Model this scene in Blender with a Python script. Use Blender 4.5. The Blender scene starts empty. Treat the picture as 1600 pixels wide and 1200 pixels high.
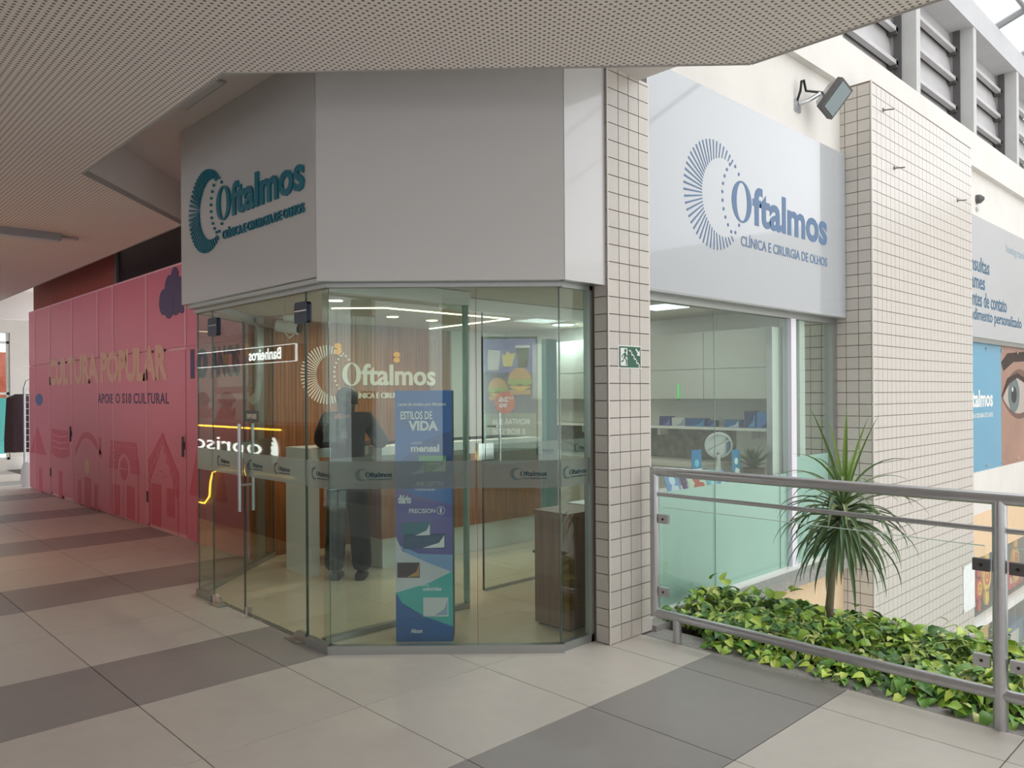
import bpy, bmesh, math, random
from mathutils import Vector, Matrix

random.seed(7)
SC = bpy.context.scene
COL = SC.collection

# ------------------------------------------------------------------ camera
FPX, TH, HZ, EYE, ROLL = 1219.5, math.radians(46.18), 616.5, 1.552, -0.0065
FWD = Vector((math.cos(TH), math.sin(TH), 0)); RGT = Vector((math.sin(TH), -math.cos(TH), 0)); UP = Vector((0, 0, 1))
cd = bpy.data.cameras.new('camera'); cam = bpy.data.objects.new('camera', cd); COL.objects.link(cam)
cx = RGT * math.cos(ROLL) + UP * math.sin(ROLL); cy = UP * math.cos(ROLL) - RGT * math.sin(ROLL); cz = -FWD
m = Matrix((cx, cy, cz)).transposed().to_4x4(); m.translation = Vector((0, 0, EYE)); cam.matrix_world = m
cd.sensor_width = 36; cd.lens = FPX * 36 / 1600; cd.shift_y = (HZ - 600) / 1600; cd.clip_start = 0.05; cd.clip_end = 300
SC.camera = cam

# ------------------------------------------------------------------ world, lights, exposure
w = bpy.data.worlds.new('world'); SC.world = w; w.use_nodes = True
bg = w.node_tree.nodes['Background']; bg.inputs[0].default_value = (0.97, 0.985, 1.0, 1); bg.inputs[1].default_value = 1.6
sun = bpy.data.lights.new('sun', 'SUN'); sun.energy = 0.35; sun.angle = math.radians(60); sun.color = (1, 0.98, 0.95)
so = bpy.data.objects.new('sun', sun); COL.objects.link(so); so.rotation_euler = Vector((-0.10, 0.62, -1.0)).to_track_quat('-Z', 'Y').to_euler()
SC.view_settings.view_transform = 'Standard'; SC.view_settings.look = 'None'; SC.view_settings.gamma = 1
SC.view_settings.use_curve_mapping = False; SC.view_settings.exposure = 0.34

# ------------------------------------------------------------------ materials
def lin(c):
    r = []
    for v in c[:3]:
        v /= 255.0
        r.append(v / 12.92 if v <= 0.04045 else ((v + 0.055) / 1.055) ** 2.4)
    return (r[0], r[1], r[2], 1)

def N(nt, t, **kw):
    n = nt.nodes.new(t)
    for k, v in kw.items(): setattr(n, k, v)
    return n

MATS = {}
def pm(name, rgb, rough=0.6, metal=0.0, vary=0.0, scale=8.0, bump=0.0, bscale=60.0, rand=0.0, coat=0.0, spec=0.5, stretch=None, emit=0.0):
    if name in MATS: return MATS[name]
    M = bpy.data.materials.new(name); M.use_nodes = True; nt = M.node_tree; b = nt.nodes['Principled BSDF']
    b.inputs['Base Color'].default_value = lin(rgb); b.inputs['Roughness'].default_value = rough; b.inputs['Metallic'].default_value = metal
    b.inputs['Coat Weight'].default_value = coat; b.inputs['Coat Roughness'].default_value = 0.04; b.inputs['Specular IOR Level'].default_value = spec
    if emit:
        b.inputs['Emission Color'].default_value = lin(rgb); b.inputs['Emission Strength'].default_value = emit
    if vary or bump or rand:
        tc = N(nt, 'ShaderNodeTexCoord'); src = tc.outputs['Object']
        if stretch:
            mp = N(nt, 'ShaderNodeMapping'); mp.inputs['Scale'].default_value = stretch; nt.links.new(src, mp.inputs[0]); src = mp.outputs[0]
    if vary or rand:
        hs = N(nt, 'ShaderNodeHueSaturation'); hs.inputs['Color'].default_value = lin(rgb)
        nt.links.new(hs.outputs[0], b.inputs['Base Color']); val = None
        if vary:
            nz = N(nt, 'ShaderNodeTexNoise'); nz.inputs['Scale'].default_value = scale; nz.inputs['Detail'].default_value = 5
            nt.links.new(src, nz.inputs['Vector'])
            mr = N(nt, 'ShaderNodeMapRange'); mr.inputs[1].default_value = 0.25; mr.inputs[2].default_value = 0.75
            mr.inputs[3].default_value = 1 - vary; mr.inputs[4].default_value = 1 + vary; nt.links.new(nz.outputs[0], mr.inputs[0]); val = mr.outputs[0]
        if rand:
            oi = N(nt, 'ShaderNodeObjectInfo'); m2 = N(nt, 'ShaderNodeMapRange'); m2.inputs[3].default_value = 1 - rand; m2.inputs[4].default_value = 1 + rand
            nt.links.new(oi.outputs['Random'], m2.inputs[0])
            if val:
                mu = N(nt, 'ShaderNodeMath', operation='MULTIPLY'); nt.links.new(val, mu.inputs[0]); nt.links.new(m2.outputs[0], mu.inputs[1]); val = mu.outputs[0]
            else: val = m2.outputs[0]
        nt.links.new(val, hs.inputs['Value'])
    if bump:
        n2 = N(nt, 'ShaderNodeTexNoise'); n2.inputs['Scale'].default_value = bscale; n2.inputs['Detail'].default_value = 3
        nt.links.new(src, n2.inputs['Vector'])
        bp = N(nt, 'ShaderNodeBump'); bp.inputs['Strength'].default_value = bump; bp.inputs['Distance'].default_value = 0.01
        nt.links.new(n2.outputs[0], bp.inputs['Height']); nt.links.new(bp.outputs[0], b.inputs['Normal'])
    MATS[name] = M
    return M

def emat(name, rgb, strength):
    if name in MATS: return MATS[name]
    M = bpy.data.materials.new(name); M.use_nodes = True; nt = M.node_tree; nt.nodes.clear()
    e = N(nt, 'ShaderNodeEmission'); e.inputs[0].default_value = lin(rgb); e.inputs[1].default_value = strength
    o = N(nt, 'ShaderNodeOutputMaterial'); nt.links.new(e.outputs[0], o.inputs[0]); MATS[name] = M
    return M

def glassmat(name, tint, f0=0.05, rough=0.0, film=0.0, filmcol=(220, 225, 225)):
    M = bpy.data.materials.new(name); M.use_nodes = True; nt = M.node_tree; nt.nodes.clear()
    tr = N(nt, 'ShaderNodeBsdfTransparent'); tr.inputs[0].default_value = lin(tint)
    body = tr.outputs[0]
    if film:
        df = N(nt, 'ShaderNodeBsdfDiffuse'); df.inputs[0].default_value = lin(filmcol)
        tl = N(nt, 'ShaderNodeBsdfTranslucent'); tl.inputs[0].default_value = lin(filmcol)
        mm = N(nt, 'ShaderNodeMixShader'); mm.inputs[0].default_value = 0.5; nt.links.new(df.outputs[0], mm.inputs[1]); nt.links.new(tl.outputs[0], mm.inputs[2])
        m2 = N(nt, 'ShaderNodeMixShader'); m2.inputs[0].default_value = film; nt.links.new(body, m2.inputs[1]); nt.links.new(mm.outputs[0], m2.inputs[2]); body = m2.outputs[0]
    gl = N(nt, 'ShaderNodeBsdfGlossy'); gl.inputs['Roughness'].default_value = rough; gl.inputs[0].default_value = (0.95, 1, 0.98, 1)
    lw = N(nt, 'ShaderNodeLayerWeight'); lw.inputs[0].default_value = 0.5
    p5 = N(nt, 'ShaderNodeMath', operation='POWER'); p5.inputs[1].default_value = 5; nt.links.new(lw.outputs['Facing'], p5.inputs[0])
    ma = N(nt, 'ShaderNodeMath', operation='MULTIPLY_ADD'); ma.inputs[1].default_value = 1 - f0; ma.inputs[2].default_value = f0; nt.links.new(p5.outputs[0], ma.inputs[0])
    mx = N(nt, 'ShaderNodeMixShader'); nt.links.new(ma.outputs[0], mx.inputs[0]); nt.links.new(body, mx.inputs[1]); nt.links.new(gl.outputs[0], mx.inputs[2])
    o = N(nt, 'ShaderNodeOutputMaterial'); nt.links.new(mx.outputs[0], o.inputs[0]); MATS[name] = M
    return M

def perforated(name, rgb, hole, pitch=0.030, r=0.0075):
    M = pm(name, rgb, 0.75); nt = M.node_tree; b = nt.nodes['Principled BSDF']
    tc = N(nt, 'ShaderNodeTexCoord'); mp = N(nt, 'ShaderNodeVectorMath', operation='MULTIPLY'); mp.inputs[1].default_value = (1 / pitch, 1 / pitch, 0)
    nt.links.new(tc.outputs['Object'], mp.inputs[0])
    fr = N(nt, 'ShaderNodeVectorMath', operation='FRACTION'); nt.links.new(mp.outputs[0], fr.inputs[0])
    sb = N(nt, 'ShaderNodeVectorMath', operation='SUBTRACT'); sb.inputs[1].default_value = (0.5, 0.5, 0); nt.links.new(fr.outputs[0], sb.inputs[0])
    ln = N(nt, 'ShaderNodeVectorMath', operation='LENGTH'); nt.links.new(sb.outputs[0], ln.inputs[0])
    lt = N(nt, 'ShaderNodeMath', operation='LESS_THAN'); lt.inputs[1].default_value = r / pitch; nt.links.new(ln.outputs['Value'], lt.inputs[0])
    mx = N(nt, 'ShaderNodeMixRGB'); mx.inputs[1].default_value = lin(rgb); mx.inputs[2].default_value = lin(hole); nt.links.new(lt.outputs[0], mx.inputs[0])
    nt.links.new(mx.outputs[0], b.inputs['Base Color'])
    return M

def woodmat(name, c1, c2, rough=0.45, axis=2):
    M = pm(name, c1, rough); nt = M.node_tree; b = nt.nodes['Principled BSDF']
    tc = N(nt, 'ShaderNodeTexCoord'); mp = N(nt, 'ShaderNodeMapping'); s = [22, 22, 22]; s[axis] = 1.2; mp.inputs['Scale'].default_value = s
    nt.links.new(tc.outputs['Object'], mp.inputs[0])
    nz = N(nt, 'ShaderNodeTexNoise'); nz.inputs['Scale'].default_value = 1.6; nz.inputs['Detail'].default_value = 6; nt.links.new(mp.outputs[0], nz.inputs['Vector'])
    cr = N(nt, 'ShaderNodeValToRGB'); cr.color_ramp.elements[0].position = 0.3; cr.color_ramp.elements[1].position = 0.7
    cr.color_ramp.elements[0].color = lin(c1); cr.color_ramp.elements[1].color = lin(c2)
    nt.links.new(nz.outputs[0], cr.inputs[0]); nt.links.new(cr.outputs[0], b.inputs['Base Color'])
    return M

# ------------------------------------------------------------------ mesh builder
class MB:
    def __init__(s): s.v = []; s.f = []
    def add(s, vs, fs):
        o = len(s.v); s.v += [tuple(p) for p in vs]; s.f += [tuple(i + o for i in q) for q in fs]; return s
    def box(s, x0, x1, y0, y1, z0, z1):
        return s.add([(x0, y0, z0), (x1, y0, z0), (x1, y1, z0), (x0, y1, z0), (x0, y0, z1), (x1, y0, z1), (x1, y1, z1), (x0, y1, z1)],
                     [(0, 3, 2, 1), (4, 5, 6, 7), (0, 1, 5, 4), (1, 2, 6, 5), (2, 3, 7, 6), (3, 0, 4, 7)])
    def fbox(s, fr, x0, x1, y0, y1, z0, z1):
        t = MB().box(x0, x1, y0, y1, z0, z1); return s.add([fr(p) for p in t.v], t.f)
    def prism(s, fr, poly, z0, z1):
        n = len(poly); a = sum(poly[i][0] * poly[(i + 1) % n][1] - poly[(i + 1) % n][0] * poly[i][1] for i in range(n))
        if a < 0: poly = poly[::-1]
        vs = [fr((p[0], p[1], z0)) for p in poly] + [fr((p[0], p[1], z1)) for p in poly]
        fs = [tuple(range(n - 1, -1, -1)), tuple(range(n, 2 * n))] + [(i, (i + 1) % n, n + (i + 1) % n, n + i) for i in range(n)]
        return s.add(vs, fs)
    def disc(s, fr, x, y, r, z0, z1, n=16, ry=None):
        ry = ry or r
        return s.prism(fr, [(x + r * math.cos(2 * math.pi * i / n), y + ry * math.sin(2 * math.pi * i / n)) for i in range(n)], z0, z1)
    def tube(s, pts, r, n=10, cap=True):
        pts = [Vector(p) for p in pts]; rs = r if isinstance(r, (list, tuple)) else [r] * len(pts); o = len(s.v); ref = None
        for i, p in enumerate(pts):
            d = (pts[min(i + 1, len(pts) - 1)] - pts[max(i - 1, 0)]).normalized()
            if ref is None: ref = d.orthogonal().normalized()
            ref = (ref - d * ref.dot(d)).normalized(); b = d.cross(ref)
            for k in range(n):
                a = 2 * math.pi * k / n; s.v.append(tuple(p + ref * math.cos(a) * rs[i] + b * math.sin(a) * rs[i]))
        for i in range(len(pts) - 1):
            for k in range(n):
                a, b2 = o + i * n + k, o + i * n + (k + 1) % n; s.f.append((a, b2, b2 + n, a + n))
        if cap:
            s.f.append(tuple(o + k for k in range(n - 1, -1, -1))); e = o + (len(pts) - 1) * n; s.f.append(tuple(e + k for k in range(n)))
        return s
    def lathe(s, c, prof, n=16, axis=Vector((0, 0, 1))):
        c = Vector(c); axis = axis.normalized(); u = axis.orthogonal().normalized(); v = axis.cross(u); o = len(s.v)
        for r, h in prof:
            for k in range(n):
                a = 2 * math.pi * k / n; s.v.append(tuple(c + axis * h + u * math.cos(a) * r + v * math.sin(a) * r))
        for i in range(len(prof) - 1):
            for k in range(n):
                a, b = o + i * n + k, o + i * n + (k + 1) % n; s.f.append((a, b, b + n, a + n))
        s.f.append(tuple(o + k for k in range(n - 1, -1, -1))); e = o + (len(prof) - 1) * n; s.f.append(tuple(e + k for k in range(n)))
        return s
    def ball(s, c, r, n=12, sq=(1, 1, 1)):
        c = Vector(c); prof = [(max(1e-4, math.sin(math.pi * i / 8)) * r, -math.cos(math.pi * i / 8) * r) for i in range(9)]
        t = MB().lathe((0, 0, 0), prof, n); return s.add([(c.x + p[0] * sq[0], c.y + p[1] * sq[1], c.z + p[2] * sq[2]) for p in t.v], t.f)
    def ring(s, fr, x, y, ro, ri, z0, z1, n=32, roy=None, riy=None, a0=0, a1=2 * math.pi):
        roy = roy or ro; riy = riy or ri; full = abs(a1 - a0 - 2 * math.pi) < 1e-6; o = len(s.v); m_ = n if full else n + 1
        for i in range(m_):
            a = a0 + (a1 - a0) * i / n; c, q = math.cos(a), math.sin(a)
            for (rx, ry, z) in ((ro, roy, z0), (ro, roy, z1), (ri, riy, z1), (ri, riy, z0)): s.v.append(tuple(fr((x + rx * c, y + ry * q, z))))
        for i in range(n):
            j = (i + 1) % m_
            for k in range(4): s.f.append((o + i * 4 + k, o + j * 4 + k, o + j * 4 + (k + 1) % 4, o + i * 4 + (k + 1) % 4))
        return s
    def mesh(s, name, mat, off=(0, 0, 0), smooth=False):
        me = bpy.data.meshes.new(name); off = Vector(off)
        me.from_pydata([tuple(Vector(p) - off) for p in s.v], [], s.f); me.validate(); me.update()
        if mat: me.materials.append(mat)
        if smooth:
            me.polygons.foreach_set('use_smooth', [True] * len(me.polygons))
            try: me.set_sharp_from_angle(angle=math.radians(40))
            except Exception: pass
        return me
    def build(s, name, mat, parent=None, smooth=False, base=None):
        off = root_loc(parent) if parent else Vector(base or (0, 0, 0))
        o = bpy.data.objects.new(name, s.mesh(name, mat, off, smooth)); COL.objects.link(o)
        if parent: o.parent = parent
        elif base: o.location = base
        return o

def root_loc(p):
    v = Vector((0, 0, 0))
    while p: v += p.location; p = p.parent
    return v

def tag(o, label=None, cat=None, group=None, kind=None):
    if label: o['label'] = label
    if cat: o['category'] = cat
    if group: o['group'] = group
    if kind: o['kind'] = kind
    return o

def thing(name, label, cat, base=(0, 0, 0), group=None, kind=None):
    o = bpy.data.objects.new(name, None); COL.objects.link(o); o.location = base; o.empty_display_size = 0.1
    return tag(o, label, cat, group, kind)

def struct(name, base=(0, 0, 0), label=None):
    o = bpy.data.objects.new(name, None); COL.objects.link(o); o.location = base
    return tag(o, label, None, None, 'structure')

def link_copy(mesh, name, parent, loc, rot=None, scale=None):
    o = bpy.data.objects.new(name, mesh); COL.objects.link(o)
    o.parent = parent; o.location = Vector(loc) - (root_loc(parent) if parent else Vector((0, 0, 0)))
    if rot is not None: o.rotation_euler = rot
    if scale is not None: o.scale = scale
    return o

def frame(o, xd, yd):
    o = Vector(o); xd = Vector(xd).normalized(); yd = Vector(yd).normalized(); zd = xd.cross(yd)
    return lambda p: o + xd * p[0] + yd * p[1] + zd * p[2]
ID = lambda p: Vector(p)
HOR = frame((0, 0, 0), (1, 0, 0), (0, 1, 0))

_tc = {}
def textmesh(txt, bold=0.0, space=1.0, shear=0.0):
    k = (txt, bold, space, shear)
    if k in _tc: return _tc[k]
    cu = bpy.data.curves.new('t', 'FONT'); cu.body = txt; cu.offset = bold; cu.space_character = space; cu.resolution_u = 3; cu.shear = shear
    cu.dimensions = '2D'; cu.fill_mode = 'BOTH'
    o = bpy.data.objects.new('t', cu); COL.objects.link(o); dg = bpy.context.evaluated_depsgraph_get(); dg.update()
    me = bpy.data.meshes.new_from_object(o.evaluated_get(dg)); vs = [tuple(v.co) for v in me.vertices]; fs = [tuple(p.vertices) for p in me.polygons]
    bpy.data.objects.remove(o); bpy.data.curves.remove(cu); bpy.data.meshes.remove(me)
    xs = [v[0] for v in vs]; ys = [v[1] for v in vs]
    r = (vs, fs, min(xs), max(xs), min(ys), max(ys)); _tc[k] = r
    return r

def text(mb, fr, txt, x0, x1, y0, y1, z0=0.001, z1=0.002, bold=0.0, space=1.0):
    """the words fitted to the rectangle x0..x1, y0..y1 of the frame, as solid flat letters"""
    vs, fs, a, b, c, d = textmesh(txt, bold, space)
    P = [(x0 + (v[0] - a) / (b - a) * (x1 - x0), y0 + (v[1] - c) / (d - c) * (y1 - y0)) for v in vs]
    n = len(P); V = [fr((p[0], p[1], z1)) for p in P] + [fr((p[0], p[1], z0)) for p in P]
    F = list(fs); ec = {}
    for q in fs:
        for i in range(len(q)):
            e = (q[i], q[(i + 1) % len(q)]); ec[e] = 1
    for (i, j) in ec:
        if (j, i) not in ec: F.append((i, i + n, j + n, j))
    F += [tuple(reversed([i + n for i in q])) for q in fs]
    return mb.add(V, F)

def logo(fr, s, z0, z1, bold=0.028, tag_line=True, small=False, ray=0.0074):
    """clinic logo about the centre of its ray ring: ring of rays, dots, O and lettering (metres at s = 1)"""
    e = MB(); rays = []; n = 24 if small else 38
    for i in range(n):
        a = math.radians(50 + 260 * i / (n - 1)); d = Vector((math.cos(a), math.sin(a))); t = Vector((-d.y, d.x))
        cdot = 0.12 * d.x; r = cdot + math.sqrt(cdot * cdot - (0.0144 - 0.0841)); wd = ray * (2 if small else 1)
        p = [d * r - t * wd * 0.6, d * 0.4 - t * wd, d * 0.4 + t * wd, d * r + t * wd * 0.6]
        (e if small else (rays.append(MB()), rays[-1])[1]).prism(fr, [(q.x * s, q.y * s) for q in p], z0, z1)
    if not small:
        dots = [(0.434 + 0.33 * math.cos(math.radians(a)), 0.02 + 0.33 * math.sin(math.radians(a))) for a in range(132, 233, 11)]
        for (x, y) in dots + [(0.34, 0.215), (0.34, -0.172), (0.285, -0.235), (0.29, 0.265)]: rays.append(MB().disc(fr, x * s, y * s, 0.0135 * s, z0, z1, 10))
    l = MB()
    l.ring(fr, 0.382 * s, 0.012 * s, 0.147 * s, 0.078 * s, z0, z1, 36, 0.16 * s, 0.146 * s)
    text(l, fr, 'ftalmos', 0.545 * s, 1.853 * s, -0.142 * s, 0.166 * s, z0, z1, bold)
    g = None
    if tag_line: g = text(MB(), fr, 'CLÍNICA E CIRURGIA DE OLHOS', 0.365 * s, 1.85 * s, -0.325 * s, -0.225 * s, z0, z1, 0.012)
    return (e if small else rays), l, g

def emblem(rays, mat, parent):
    for i, r in enumerate(rays): r.build('ray' if i < 38 else 'dot', mat, parent)

# shared materials
m_steel = pm('brushed_steel', (186, 187, 189), 0.30, 0.75, 0.05, 30)
m_alu = pm('aluminium', (165, 168, 165), 0.35, 0.8)
m_chrome = pm('chrome', (215, 215, 215), 0.12, 1.0)
m_dark = pm('black_plastic', (28, 28, 30), 0.45)
m_white = pm('white_laminate', (226, 226, 222), 0.35)
m_plaster = pm('white_plaster', (214, 211, 205), 0.85, 0, 0.05, 2.5, 0.15, 40)
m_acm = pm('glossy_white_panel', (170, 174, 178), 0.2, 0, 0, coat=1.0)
m_tile = pm('cream_tile', (197, 191, 183), 0.28, 0, 0.03, 30, rand=0.045)
m_grout = pm('brown_grout', (122, 109, 100), 0.9)
m_glass = glassmat('clear_glass', (243, 249, 246), 0.04)
m_railglass = glassmat('rail_glass', (252, 254, 253), 0.012)
m_band = glassmat('frosted_band_film', (225, 228, 226), 0.02, 0.4, 0.24, (200, 208, 204))
m_frost = pm('frosted_green_film', (194, 217, 211), 0.45)
m_light = pm('floor_tile_light', (214, 207, 199), 0.38, 0, 0.035, 9, 0.03, 120, rand=0.02)
m_grey = pm('floor_tile_grey', (160, 155, 152), 0.38, 0, 0.035, 9, 0.03, 120, rand=0.02)
m_joint = pm('floor_joint', (96, 90, 86), 0.9)
m_slab = pm('slab_paint', (222, 216, 212), 0.85, 0, 0.03, 1.5)
m_perf = perforated('perforated_ceiling_board', (238, 230, 224), (126, 118, 112))
m_teal = pm('teal_letter', (24, 112, 132), 0.35)
m_blue = pm('slate_blue_vinyl', (84, 112, 146), 0.5)
m_cream = pm('cream_letter', (232, 222, 200), 0.5)
m_granite = pm('grey_granite', (150, 147, 142), 0.6, 0, 0.35, 90)
m_wood = woodmat('oak_veneer', (128, 76, 36), (168, 106, 56))
m_walnut = woodmat('walnut_veneer', (120, 88, 66), (146, 110, 84))
m_peach = pm('peach_stucco', (226, 198, 164), 0.9, 0, 0.07, 12, 0.5, 120, stretch=(4, 4, 0.6))
m_pink = pm('pink_board', (222, 120, 142), 0.42, 0, 0.03, 1.2)
m_joint_pink = pm('pale_pink_tape', (242, 188, 198), 0.55)
m_red_print = pm('red_print', (212, 88, 112), 0.5)
m_navy = pm('navy_print', (84, 68, 108), 0.55)
m_sand = pm('sand_print', (224, 172, 152), 0.55)

# =================================================================== STRUCTURE
# ---- corridor floor: tiles 0.8 m, every third row grey
fl = struct('floor')
MB().box(-4.5, 4.078, -9, 26, -0.30, -0.006).build('base', m_joint, fl)
X0, Y0, TS = 1.3545, 1.7365, 0.80
tl = MB().box(0.003, TS - 0.003, 0.003, TS - 0.003, -0.006, 0).mesh('tile', m_light)
tg = MB().box(0.003, TS - 0.003, 0.003, TS - 0.003, -0.006, 0).mesh('tile', m_grey)
tle = MB().box(0.003, 4.078 - (X0 + 3 * TS), 0.003, TS - 0.003, -0.006, 0).mesh('tile', m_light)
tge = MB().box(0.003, 4.078 - (X0 + 3 * TS), 0.003, TS - 0.003, -0.006, 0).mesh('tile', m_grey)
far = {0: MB(), 1: MB()}
for j in range(-13, 30):
    for i in range(-7, 4):
        x, y = X0 + i * TS, Y0 + j * TS
        if x + TS < -4.4: continue
        grey = (j % 3 == 0); near = (-3 <= j <= 22 and x + TS > 0.186 * y - 0.6 and x + y > 0.5)
        if y > 4.95 and x > 3.4: continue
        if near: link_copy((tge if grey else tle) if i == 3 else (tg if grey else tl), 'tile', fl, (x, y, 0))
        else: far[1 if grey else 0].box(x + 0.003, min(x + TS - 0.003, 4.078), y + 0.003, y + TS - 0.003, -0.006, 0)
tag(far[0].build('outer_tiles', m_light, fl), kind='stuff'); tag(far[1].build('outer_tiles', m_grey, fl), kind='stuff')
MB().box(4.078, 4.30, -9, 3.055, -0.30, -0.004).build('trim_1', m_granite)['kind'] = 'structure'

# ---- shop floor (beige porcelain)
m_beige = pm('beige_porcelain', (206, 192, 168), 0.16, 0, 0.03, 3, rand=0.02)
sf = struct('floor_shop')
MB().prism(HOR, [(2.46, 4.19), (3.49, 3.215), (7.2, 3.215), (7.2, 7.05), (3.55, 7.05), (2.47, 6.08)], 0.0, 0.003).build('base', m_joint, sf)
stl = MB().box(0.0015, 0.7985, 0.0015, 0.7985, 0.003, 0.006)
smesh = stl.mesh('tile', m_beige); outl = []
for i in range(6):
    for j in range(5):
        x, y = 2.5 + i * 0.8, 3.23 + j * 0.8
        if x + y < 6.75 and not (x + y + 0.8 > 6.75): pass
        c = [(x, y), (x + .8, y), (x + .8, y + .8), (x, y + .8)]
        inside = lambda p: p[0] + p[1] * 1.0 > 6.72 and p[1] - 6.08 < (p[0] - 2.47) * 0.9 and p[0] < 7.21 and p[1] < 7.06
        if all(inside(p) for p in c): link_copy(smesh, 'tile', sf, (x, y, 0))
        else:                      # cut tile: clip the square by the shop outline
            poly = c
            for (nx, ny, k) in ((1, 1.047, 6.84), (-1, 0, -7.2), (0, -1, -7.05), (0.9, -1, 0.9 * 2.47 - 6.05)):
                new = []
                for q in range(len(poly)):
                    a, b = poly[q], poly[(q + 1) % len(poly)]; da, db = nx * a[0] + ny * a[1] - k, nx * b[0] + ny * b[1] - k
                    if da >= 0: new.append(a)
                    if da * db < 0: t = da / (da - db); new.append((a[0] + t * (b[0] - a[0]), a[1] + t * (b[1] - a[1])))
                poly = new
                if not poly: break
            if len(poly) > 2: MB().prism(HOR, poly, 0.003, 0.006).build('tile', m_beige, sf)

# ---- ceilings
cl = struct('ceiling')
P = [(-4.5, -9), (3.57, -9), (3.57, 1.98), (1.70, 3.87), (1.70, 6.33), (2.90, 7.58), (2.90, 26), (-4.5, 26)]
MB().prism(HOR, P, 3.20, 3.235).build('perforated_board', m_perf, cl)
m_edge = pm('ceiling_edge', (168, 164, 160), 0.8)
for a, b in zip(P[1:6], P[2:7]):
    d = (Vector(b) - Vector(a)).normalized(); n_ = Vector((d.y, -d.x)) * 0.012
    MB().prism(HOR, [a, b, (b[0] + n_.x, b[1] + n_.y), (a[0] + n_.x, a[1] + n_.y)], 3.195, 3.33).build('edge_trim', m_edge, cl)
MB().prism(HOR, [(1.76, 6.36), (2.95, 7.6), (2.95, 7.9), (1.46, 6.36)], 3.235, 3.578).build('bulkhead', m_slab, cl)
MB().box(-4.5, 4.10, -9, 26, 3.58, 4.25).build('ceiling_slab', m_slab)['kind'] = 'structure'
MB().box(-4.5, 4.10, -9, 3.0, 4.25, 6.2).build('wall_upper', m_plaster)['kind'] = 'structure'

# ---- outer enclosure of the corridor and of the atrium
wlf = struct('wall_left', (-4.6, 8, 0))
for a, b, z0, z1 in ((0, 8, -0.3, 3.58), (8, 16, -0.3, 0.3), (8, 16, 3.0, 3.58), (16, 26, -0.3, 3.58)): MB().box(-4.7, -4.5, a, b, z0, z1).build('masonry', m_plaster, wlf)  # unseen wall; its middle opening is added to let more daylight into the corridor
MB().box(16.5, 16.7, -9.2, 3.2, -3.3, 5.2).build('wall_right', m_plaster)['kind'] = 'structure'
MB().box(4.1, 16.5, -9, 3.4, -3.5, -3.3).build('floor_lower', pm('lower_floor', (190, 184, 176), 0.5))['kind'] = 'structure'

# ---- corridor end: wall with tall window, piers and beams
we = struct('wall_far')
MB().box(3.84, 9, 19.6, 19.8, 0, 3.58).build('pier', m_plaster, we)
MB().box(-4.5, 3.84, 19.6, 19.8, 2.95, 3.58).build('lintel', m_plaster, we)
MB().box(-4.5, 3.84, 19.6, 19.8, 0, 0.22).build('sill_wall', m_plaster, we)
MB().box(2.9, 9, 17.2, 17.5, 3.05, 3.58).build('beam', m_slab, we)
MB().box(2.92, 9, 17.5, 19.6, 3.42, 3.57).build('soffit', m_slab, we)
wi = struct('window_1', (0, 19.7, 0.22))
MB().box(-4.5, 3.84, 19.69, 19.70, 0.22, 2.95).build('pane', m_glass, wi)
for z in (0.22, 1.62, 2.72): MB().box(-4.5, 3.84, 19.66, 19.74, z, z + 0.05).build('frame', m_white, wi)
for x in (3.785, 2.9): MB().box(x, x + 0.05, 19.66, 19.74, 0.22, 2.95).build('frame', m_white, wi)
tag(MB().box(-3, 8, 27, 27.3, 0.0, 2.9).build('brick_house_wall', pm('red_brick_far', (190, 92, 74), 0.9, 0, 0.25, 6), base=(2, 27, 0)), 'red brick wall outdoors beyond the corridor end window', 'wall')
tag(MB().box(-3, 8, 25.4, 25.5, 0.0, 1.55).build('teal_awning', pm('teal_paint', (64, 158, 160), 0.7), base=(2, 25.4, 0)), 'teal hoarding panel outdoors below the brick wall', 'panel')

# ---- tiled corner column (main face of square tiles)
def tile_grid(parent, fr, nx, z_lo, z_hi, tw=0.107, th=0.1075, x_off=0.0, gap=0.006, stuff=False, depth=0.009, last=None):
    mesh = None; big = MB()
    k = 0
    while z_lo + k * th < z_hi - 0.01:
        zb = z_lo + k * th; zt = min(zb + th - gap, z_hi)
        for i in range(nx):
            xa = x_off + i * tw; xb = xa + tw - gap
            if last is not None and i == nx - 1: xb = xa + last
            if stuff: big.fbox(fr, xa, xb, zb, zt, 0, depth)
            else: MB().fbox(fr, xa, xb, zb, zt, 0, depth).build('tile', m_tile, parent)
        k += 1
    if stuff: tag(big.build('tile_field', m_tile, parent), kind='stuff')

co = struct('column', (3.97, 3.2, 0))
MB().box(3.772, 4.186, 3.069, 3.27, 0, 3.58).build('core', m_grout, co)
tile_grid(co, frame((3.772, 3.069, 0), (1, 0, 0), (0, 0, 1)), 4, -0.045 + 0.05, 3.58, 0.1045, 0.1077)
tile_grid(co, frame((3.772, 3.17, 0), (0, -1, 0), (0, 0, 1)), 1, 0.005, 3.58, 0.101, 0.1077)
MB().box(3.763, 3.772, 3.06, 3.069, 0, 3.58).build('corner_bead', pm('pale_bead', (214, 208, 202), 0.4), co)
MB().box(4.186, 4.197, 3.062, 3.075, 0, 3.58).build('edge_bead', pm('pale_bead', (214, 208, 202), 0.4), co)

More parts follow.
